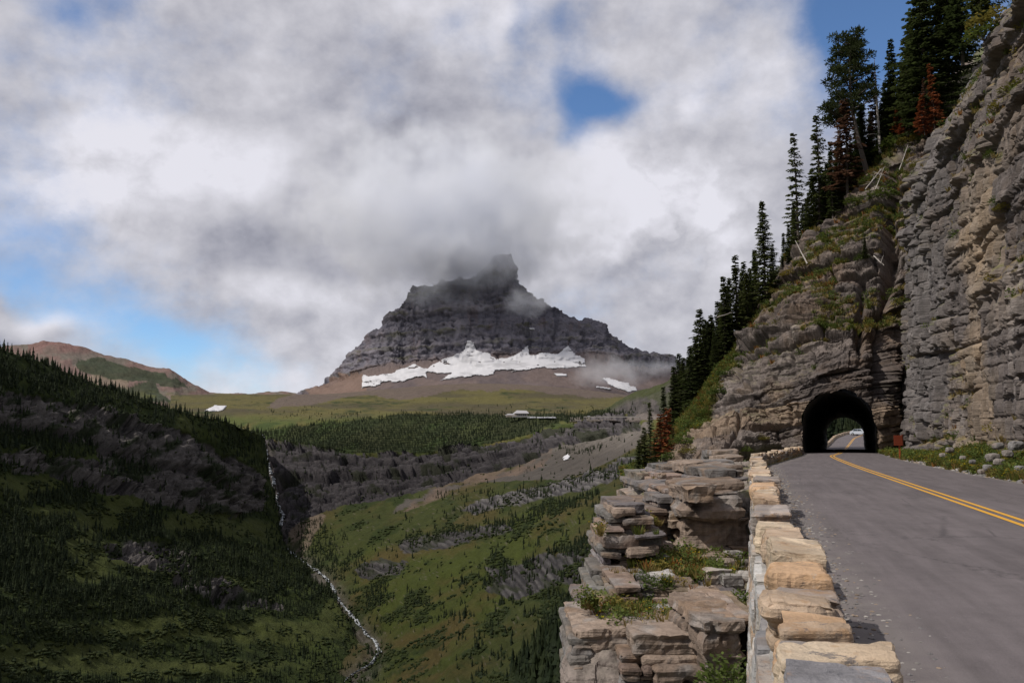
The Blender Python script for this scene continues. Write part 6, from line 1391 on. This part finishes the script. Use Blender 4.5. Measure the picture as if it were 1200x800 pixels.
grow(VG_P, None, area(VG_P)*(.05+VG_G)*sstep(.02, .10, vw)*sstep(1.0, .75, vw)*sstep(12, 20, VG_P[..., 1]), 9500, 'grass', 'green and yellow flowering weeds on the verge below the right cliff', .45, 1.1, idxp=pv)
# plants on the ledge treads
def ledge_plants():
    pts = []
    for (cx, cy, rx, ry, z, n) in [(790,668,46,14,-1.80,430),(800,655,40,6,-1.7,130),(735,722,36,12,-2.15,240),(795,726,18,8,-2.15,160),(755,618,14,12,-.9,60),(845,672,25,12,-1.75,90),(850,640,16,5,-1.7,40),(690,712,10,4,-1.9,20),(760,556,14,4,-.35,40),(870,718,12,5,-1.9,30),(845,556,20,3,.1,50),(705,625,3,5,-.9,10)]:
        n = int(n*.5); x = RNG.normal(cx, rx*.55, n); y = RNG.normal(cy, ry*.55, n); pts.append(atz(x, y, z+RNG.uniform(-.05, .1, n)))
    p = np.concatenate(pts); p = p[p[:, 1] < 60]
    scatter('grass', p, RNG.uniform(.35, .85, len(p)), RNG.uniform(0, 6.28, len(p)), PLANTS, 'grass clumps and small plants on the rock ledges below the wall', RNG.choice(len(PLANTS), len(p), p=pr))
ledge_plants()
for k, x, y, z, h, lb in [('bush',800,654,-1.7,.75,'green shrub on the upper grassy ledge under the wall'),('bush',775,668,-1.8,.7,'leafy shrub on the left of the upper grassy ledge'),('bush',808,682,-1.85,.55,'low shrub at the front lip of the upper ledge'),('bush',770,688,-1.8,.5,'small shrub at the lip of the long brown block'),
                          ('bush',742,706,-2.1,.6,'green shrub in the middle of the lower grassy ledge'),('ybush',728,722,-2.2,.6,'yellowish shrub on the lower grassy ledge'),('bush',716,736,-2.3,.5,'dark shrub on top of the big left block'),('bush',797,722,-2.15,.5,'shrub before the long brown block, right of the crack'),('bush',802,730,-2.15,.45,'small shrub on the lower ledge, frontmost of its pair'),
                          ('ybush',755,612,-.8,.5,'yellowish shrub in the cleft of the left rock pile'),('bush',850,637,-1.5,.5,'small green shrub under the overhanging block')]:
    plant(k, atz(x, y, z)-np.array([0, 0, .08]), h, lb, wide=1.3)
plant('bush', np.array(at(858, 815, 12.6)), .75, 'flowering bush with yellow heads at the bottom edge beside the wall', wide=1.0)
# gravel and stones
def pebble(seed, c):
    r = random.Random(seed); bm = bmesh.new(); bmesh.ops.create_icosphere(bm, subdivisions=1, radius=.5)
    V = [(v.co.x*r.uniform(.8, 1.3), v.co.y*r.uniform(.7, 1.1), v.co.z*.6*r.uniform(.7, 1.2)) for v in bm.verts]; F = [[v.index for v in f.verts] for f in bm.faces]; bm.free()
    return proto('pebble_%d' % seed, V, F, [c]*len(V), M_ROCKN)
PEB = [pebble(1, (.20,.185,.175)), pebble(2, (.30,.28,.26)), pebble(3, (.15,.14,.14)), pebble(4, (.26,.20,.15))]
n = 5200; Yg = 2.8+RNG.random(n)**1.3*42; off = RNG.exponential(.22, n); xg = np.array([xl(q) for q in Yg])+.02+off
scatter('gravel', np.stack([xg, Yg, .01+0*xg], -1), RNG.uniform(.010, .045, n)*(1+Yg/25), RNG.uniform(0, 6, n), PEB, 'loose gravel swept against the foot of the guard wall')
n = 6500; i = RNG.choice(VG_P.shape[0]*VG_P.shape[1], n, p=(area(VG_P)*(.15+sstep(.5, .9, vw)+.9*sstep(.12, .02, vw))*(1.15-VG_G)).ravel()/(area(VG_P)*(.15+sstep(.5, .9, vw)+.9*sstep(.12, .02, vw))*(1.15-VG_G)).sum())
scatter('rubble', VG_P.reshape(-1, 3)[i], RNG.uniform(.08, .42, n)*RNG.uniform(.4, 1, n), RNG.uniform(0, 6, n), PEB, 'broken stones lying on the verge and talus')
for j, (x, y, Yy, s) in enumerate([(1112,527,47,.9),(1163,536,38,1.0),(1158,547,35,.7),(1172,541,36,.8),(1140,541,38,.6),(1180,530,37,.9),(1190,521,37,1.2),(1150,552,33.5,.5),(1195,548,33,.8),(1105,533,48,.7),(1170,522,40,.9),(1128,535,43,.6)]):
    p = at(x, y, Yy); s *= .42; add_block('boulder', p-np.array([s*.6, s*.5, s*.5]), p+np.array([s*.6, s*.5, s*.35]), 7000+j*9, None, res=.07, rnd=.25, amp=1.2, bed=.12, colr=[(.17,.16,.155), (.21,.185,.165)][j % 2]); o = bpy.context.scene.objects[-1]
BLAB = ['pale slab of fallen rock at the cliff foot, farthest left','large pale boulder on the talus near the right edge','grey boulder below the large pale one','pale boulder right beside the large one','small boulder by the road edge weeds','boulder high on the talus slope','biggest boulder against the cliff at the right edge','small rock closest to the road edge','grey rock at the right edge of the frame by the verge','low rock just left of the pale slab','rock in the middle of the talus under the tan cliff','small rock between the weeds and the talus']
bo = [o for o in COL.objects if o.name.startswith('boulder') and o.parent is None]
for o, lb in zip(bo, BLAB): o['label'] = lb; o['category'] = 'boulder'; o['group'] = 'fallen rocks at the foot of the right cliff'

# ================================================================== SMALL BUILT THINGS
def plain(name, c, rough=.6, metal=0.0):
    m, t, b = newmat(name); n = t.noise(t.add('ShaderNodeNewGeometry').outputs['Position'], 9, 4, .6)
    c = np.array(c); t.put(b.inputs['Base Color'], t.mix(n, tuple(c*.8)+(1,), tuple(np.minimum(c*1.15, 1))+(1,))); b.inputs['Roughness'].default_value = rough; b.inputs['Metallic'].default_value = metal; return m
def box(name, c, s, mat, parent, bev=.0, rz=0.0, rx=0.0):
    bm = bmesh.new(); bmesh.ops.create_cube(bm, size=1); 
    for v in bm.verts: v.co = Vector((v.co.x*s[0], v.co.y*s[1], v.co.z*s[2]))
    if bev: bmesh.ops.bevel(bm, geom=bm.edges[:], offset=bev, segments=2, affect='EDGES')
    me = bpy.data.meshes.new(name); bm.to_mesh(me); bm.free(); o = link(name, me, mat, parent=parent); o.location = c; o.rotation_euler = (rx, 0, rz); return o
M_SIGN = plain('sign_brown_paint', (.20, .040, .018)); M_SIGNB = plain('sign_post_paint', (.30, .07, .02)); M_SIGND = plain('sign_side', (.16, .03, .015))
sp = at(1055, 541, 61); sgn = empty('road_sign', (sp[0], sp[1], .15), label='brown-red road sign on a short post beside the cliff foot', cat='road sign')
box('post', (0, 0, .5), (.10, .08, 1.15), M_SIGNB, sgn, .006); box('panel', (-.12, -.10, 1.22), (.62, .03, .72), M_SIGN, sgn, .008); box('edge_board', (.26, .02, 1.24), (.26, .05, .80), M_SIGND, sgn, .008, rz=.9)
for zz in (1.42, 1.22, 1.02): box('board_gap', (-.12, -.118, zz), (.60, .004, .012), M_SIGND, sgn)

def car(loc, rz, label, paint, name='parked_car', group=None, scale=1.0):
    root = empty(name, loc, rz, label, 'car', group); root.scale = (scale,)*3
    M_P = plain('paint', paint, .25, .3); M_G = plain('window_glass', (.03, .04, .05), .08); M_T = plain('rubber', (.02, .02, .02), .9); M_L = plain('lamp', (.7, .7, .65), .2); M_R = plain('tail_lamp', (.5, .02, .02), .3); M_M = plain('rim_metal', (.5, .5, .5), .3, .8)
    prof = [(-2.2,.35),(-2.25,.75),(-2.1,1.0),(-1.75,1.08),(-1.15,1.55),(.55,1.6),(1.15,1.15),(2.0,1.0),(2.22,.8),(2.25,.35)]
    bm = bmesh.new(); rings = []
    for (u, wd) in ((-1, .86), (-.5, .92), (.5, .92), (1, .86)):
        rings.append([bm.verts.new((x, u*.9*(1-.18*max(0, z-1.0)/.6)*(1 if abs(u) < 1 else 1), z*(1 if abs(u) < 1 else .985))) for x, z in prof])
    for a, b in zip(rings[:-1], rings[1:]):
        for i in range(len(prof)): j = (i+1) % len(prof); bm.faces.new((a[i], a[j], b[j], b[i]))
    bm.faces.new(rings[0][::-1]); bm.faces.new(rings[-1]); bmesh.ops.recalc_face_normals(bm, faces=bm.faces[:]); bmesh.ops.bevel(bm, geom=bm.edges[:], offset=.03, segments=1, affect='EDGES')
    me = bpy.data.meshes.new('body'); bm.to_mesh(me); bm.free(); link('body', me, M_P, parent=root)
    def pane(nm, pts):
        me = bpy.data.meshes.new(nm); P = [Vector(p) for p in pts]; nn = (P[1]-P[0]).cross(P[2]-P[0]).normalized()*.02
        me.from_pydata([p+nn for p in P]+[p-nn for p in P], [], [(0,1,2,3),(7,6,5,4),(0,4,5,1),(1,5,6,2),(2,6,7,3),(3,7,4,0)]); link(nm, me, M_G, parent=root)
    pane('windscreen', [(1.08,-.68,1.2),(1.08,.68,1.2),(.62,.62,1.54),(.62,-.62,1.54)]); pane('rear_window', [(-1.72,.68,1.12),(-1.72,-.68,1.12),(-1.2,-.62,1.51),(-1.2,.62,1.51)])
    for s in (-1, 1):
        pane('side_window', [(-1.45,s*.885,1.1),(-.3,s*.885,1.1),(-.3,s*.80,1.5),(-1.1,s*.80,1.5)][::s]); pane('side_window', [(-.22,s*.885,1.1),(.98,s*.885,1.12),(.5,s*.80,1.5),(-.22,s*.80,1.5)][::s])
        box('headlight', (2.2, s*.66, .78), (.1, .32, .16), M_L, root, .02); box('tail_light', (-2.22, s*.7, .82), (.08, .26, .22), M_R, root, .02); box('mirror', (.85, s*.98, 1.12), (.16, .18, .12), M_P, root, .03)
        for x in (-1.4, 1.4):
            for nm, r, w, mt in (('wheel', .34, .22, M_T), ('rim', .2, .235, M_M)):
                bm = bmesh.new(); bmesh.ops.create_cone(bm, cap_ends=True, segments=18, radius1=r, radius2=r, depth=w); me = bpy.data.meshes.new(nm); bm.to_mesh(me); bm.free()
                if nm == 'wheel': wh = link(nm, me, mt, parent=root); wh.location = (x, s*.84, .34); wh.rotation_euler = (math.pi/2, 0, 0)
                else: link(nm, me, mt, parent=wh)
    return root
car((81.6, 201, float(roadz(201))), math.radians(-52), 'silver car with dark windows on the road beyond the tunnel', (.55, .58, .62))

def visitor_centre():
    p, _ = LOOK_V(608, 488); p = np.array(p); Y = p[1]; z = p[2]-2
    root = empty('visitor_centre', tuple(at(608, 488.5, Y-30)), R(10), label='low stone visitor centre with grey sloping roofs at the pass', cat='building')
    MW = plain('building_stone', (.30, .26, .22)); MR = plain('grey_roof', (.36, .35, .36), .7); MG = plain('building_glass', (.05, .06, .07), .1)
    s = (Y-30)/1000.0
    box('wall', (2*s, 0, 2.2*s), (15*s, 10*s, 4.4*s), MW, root); box('wing_wall', (-9*s, -2*s, 1.2*s), (12*s, 8*s, 2.4*s), MW, root); box('terrace', (4*s, -9*s, .3*s), (26*s, 3*s, .8*s), plain('pale_concrete', (.5, .49, .47)), root)
    for nm, x, zz, w, d, h in (('roof', 2.5, 4.3, 17, 13, 3.6), ('wing_roof', -9, 2.3, 13.5, 10, 1.6)):
        me = bpy.data.meshes.new(nm); V = [(-w/2,-d/2,0),(w/2,-d/2,0),(w/2,d/2,0),(-w/2,d/2,0),(-w*.28,0,h),(w*.40,0,h*.9),(-w/2,-d/2,-.25),(w/2,-d/2,-.25),(w/2,d/2,-.25),(-w/2,d/2,-.25)]
        me.from_pydata([(a*s, b*s, c*s) for a, b, c in V], [], [(0,1,5,4),(1,2,5),(2,3,4,5),(3,0,4),(6,9,8,7),(0,6,7,1),(1,7,8,2),(2,8,9,3),(3,9,6,0)]); o = link(nm, me, MR, parent=root); o.location = (x*s, 0, zz*s)
    for k in range(5): box('window', ((-3+k*2.5)*s, -5.05*s, 2.3*s), (1.6*s, .12*s, 2.2*s), MG, root)
visitor_centre()
MK = plain('far_wall_stone', (.20, .185, .17))
def far_road():
    V, F = [], []
    xs = np.linspace(684, 752, 60)
    for i, x in enumerate(xs):
        Yq = float(np.interp(x, [668,700,746,800], [1500,1430,1320,1160]))-3
        for py in (488.7, 487.9, 487.7): V.append(at(x, py, Yq-(0 if py > 489 else .5)))
    F = gridfaces(60, 3); me = npmesh('guard_wall', V, F[:, ::-1], None, False); link('guard_wall', me, MK, label='thin pale guard wall along the distant road cut', cat='wall')
far_road()
def park():
    V, F = [], []; lk = LOOK_V
    xs = np.linspace(618, 652, 24); L = []
    for x in xs:
        p, _ = lk(x, 488.5); Yq = float(p[1])-25; L.append([at(x, 489.6, Yq), at(x, 488.2, Yq+25)])
    link('parking_lot', npmesh('parking_lot', np.array(L), gridfaces(24, 2)[:, ::-1]), plain('pale_asphalt', (.30, .30, .31)), kind='structure', label='pale car park beside the visitor centre')
    for x, c, lb in ((624, (.8,.8,.8), 'white car in the far car park, nearest the visitor centre'), (642, (.75,.75,.75), 'white car in the middle of the far car park'), (648, (.8,.8,.8), 'white van-like car at the right of the far car park'), (690, (.7,.7,.7), 'white car on the distant road cut')):
        p, _ = lk(x, 488.5); Yq = float(p[1])-20 if x < 680 else 1440; car(tuple(at(x, 488.6 if x < 680 else 487.9, Yq)), R(12), lb, c, group='tiny cars at the distant pass')
park()

# ================================================================== CLOUD ON THE SUMMIT
def cloud(name, px, py, Y, rx, ry, dy, dens, label, scale=.006, edge=(.35, .75), colr=.9, seed=0, stretch=(1, 1, 1)):
    c = at(px, py, Y); m = bpy.data.materials.new(name); m.use_nodes = True; t = NT(m.node_tree); t.n.clear()
    out = t.add('ShaderNodeOutputMaterial'); pv_ = t.add('ShaderNodeVolumePrincipled'); t.l.new(pv_.outputs[0], out.inputs['Volume'])
    oc = t.add('ShaderNodeTexCoord').outputs['Object']; pos = t.add('ShaderNodeNewGeometry').outputs['Position']
    r = t.vm('LENGTH', oc)
    n = t.noise(t.map(pos, scale=stretch, loc=(seed, seed*2, 0)), scale, 5, .6, .0)
    f = t.m('MULTIPLY_ADD', t.m('SUBTRACT', n, .5), 1.9, t.m('SUBTRACT', 1.0, r)); d = t.ramp(f, edge[0], edge[1], 0, dens)
    t.l.new(d, pv_.inputs['Density']); pv_.inputs['Color'].default_value = (colr*.955, colr*.968, 1, 1); pv_.inputs['Anisotropy'].default_value = 0.0
    bm = bmesh.new(); bmesh.ops.create_icosphere(bm, subdivisions=3, radius=1.0)
    me = bpy.data.meshes.new(name); bm.to_mesh(me); bm.free(); o = link(name, me, m, kind='stuff', label=label)
    o.location = c; k = Y/1000.0; o.scale = (rx*k, dy, ry*k); return o
cloud('cloud', 522, 250, 3240, 230, 128, 340, .012, 'grey cloud wrapping the summit of the peak', .0065, (.08, 1.0), .995, 3)
cloud('cloud', 532, 300, 3190, 84, 36, 230, .020, 'denser cloud lying on the summit ledges of the peak', .008, (.10, .8), .995, 7)
cloud('cloud', 618, 352, 3130, 60, 26, 120, .006, 'wisp of cloud trailing over the right shoulder of the summit', .012, (.3, .8), .995, 5)
cloud('mist', 712, 436, 2980, 75, 34, 120, .006, 'thin mist drifting across the lower right shoulder of the peak', .010, (.30, .85), .995, 8)
cloud('mist', 775, 428, 2980, 40, 22, 90, .005, 'patch of mist on the right foot of the peak', .012, (.30, .85), .995, 9)
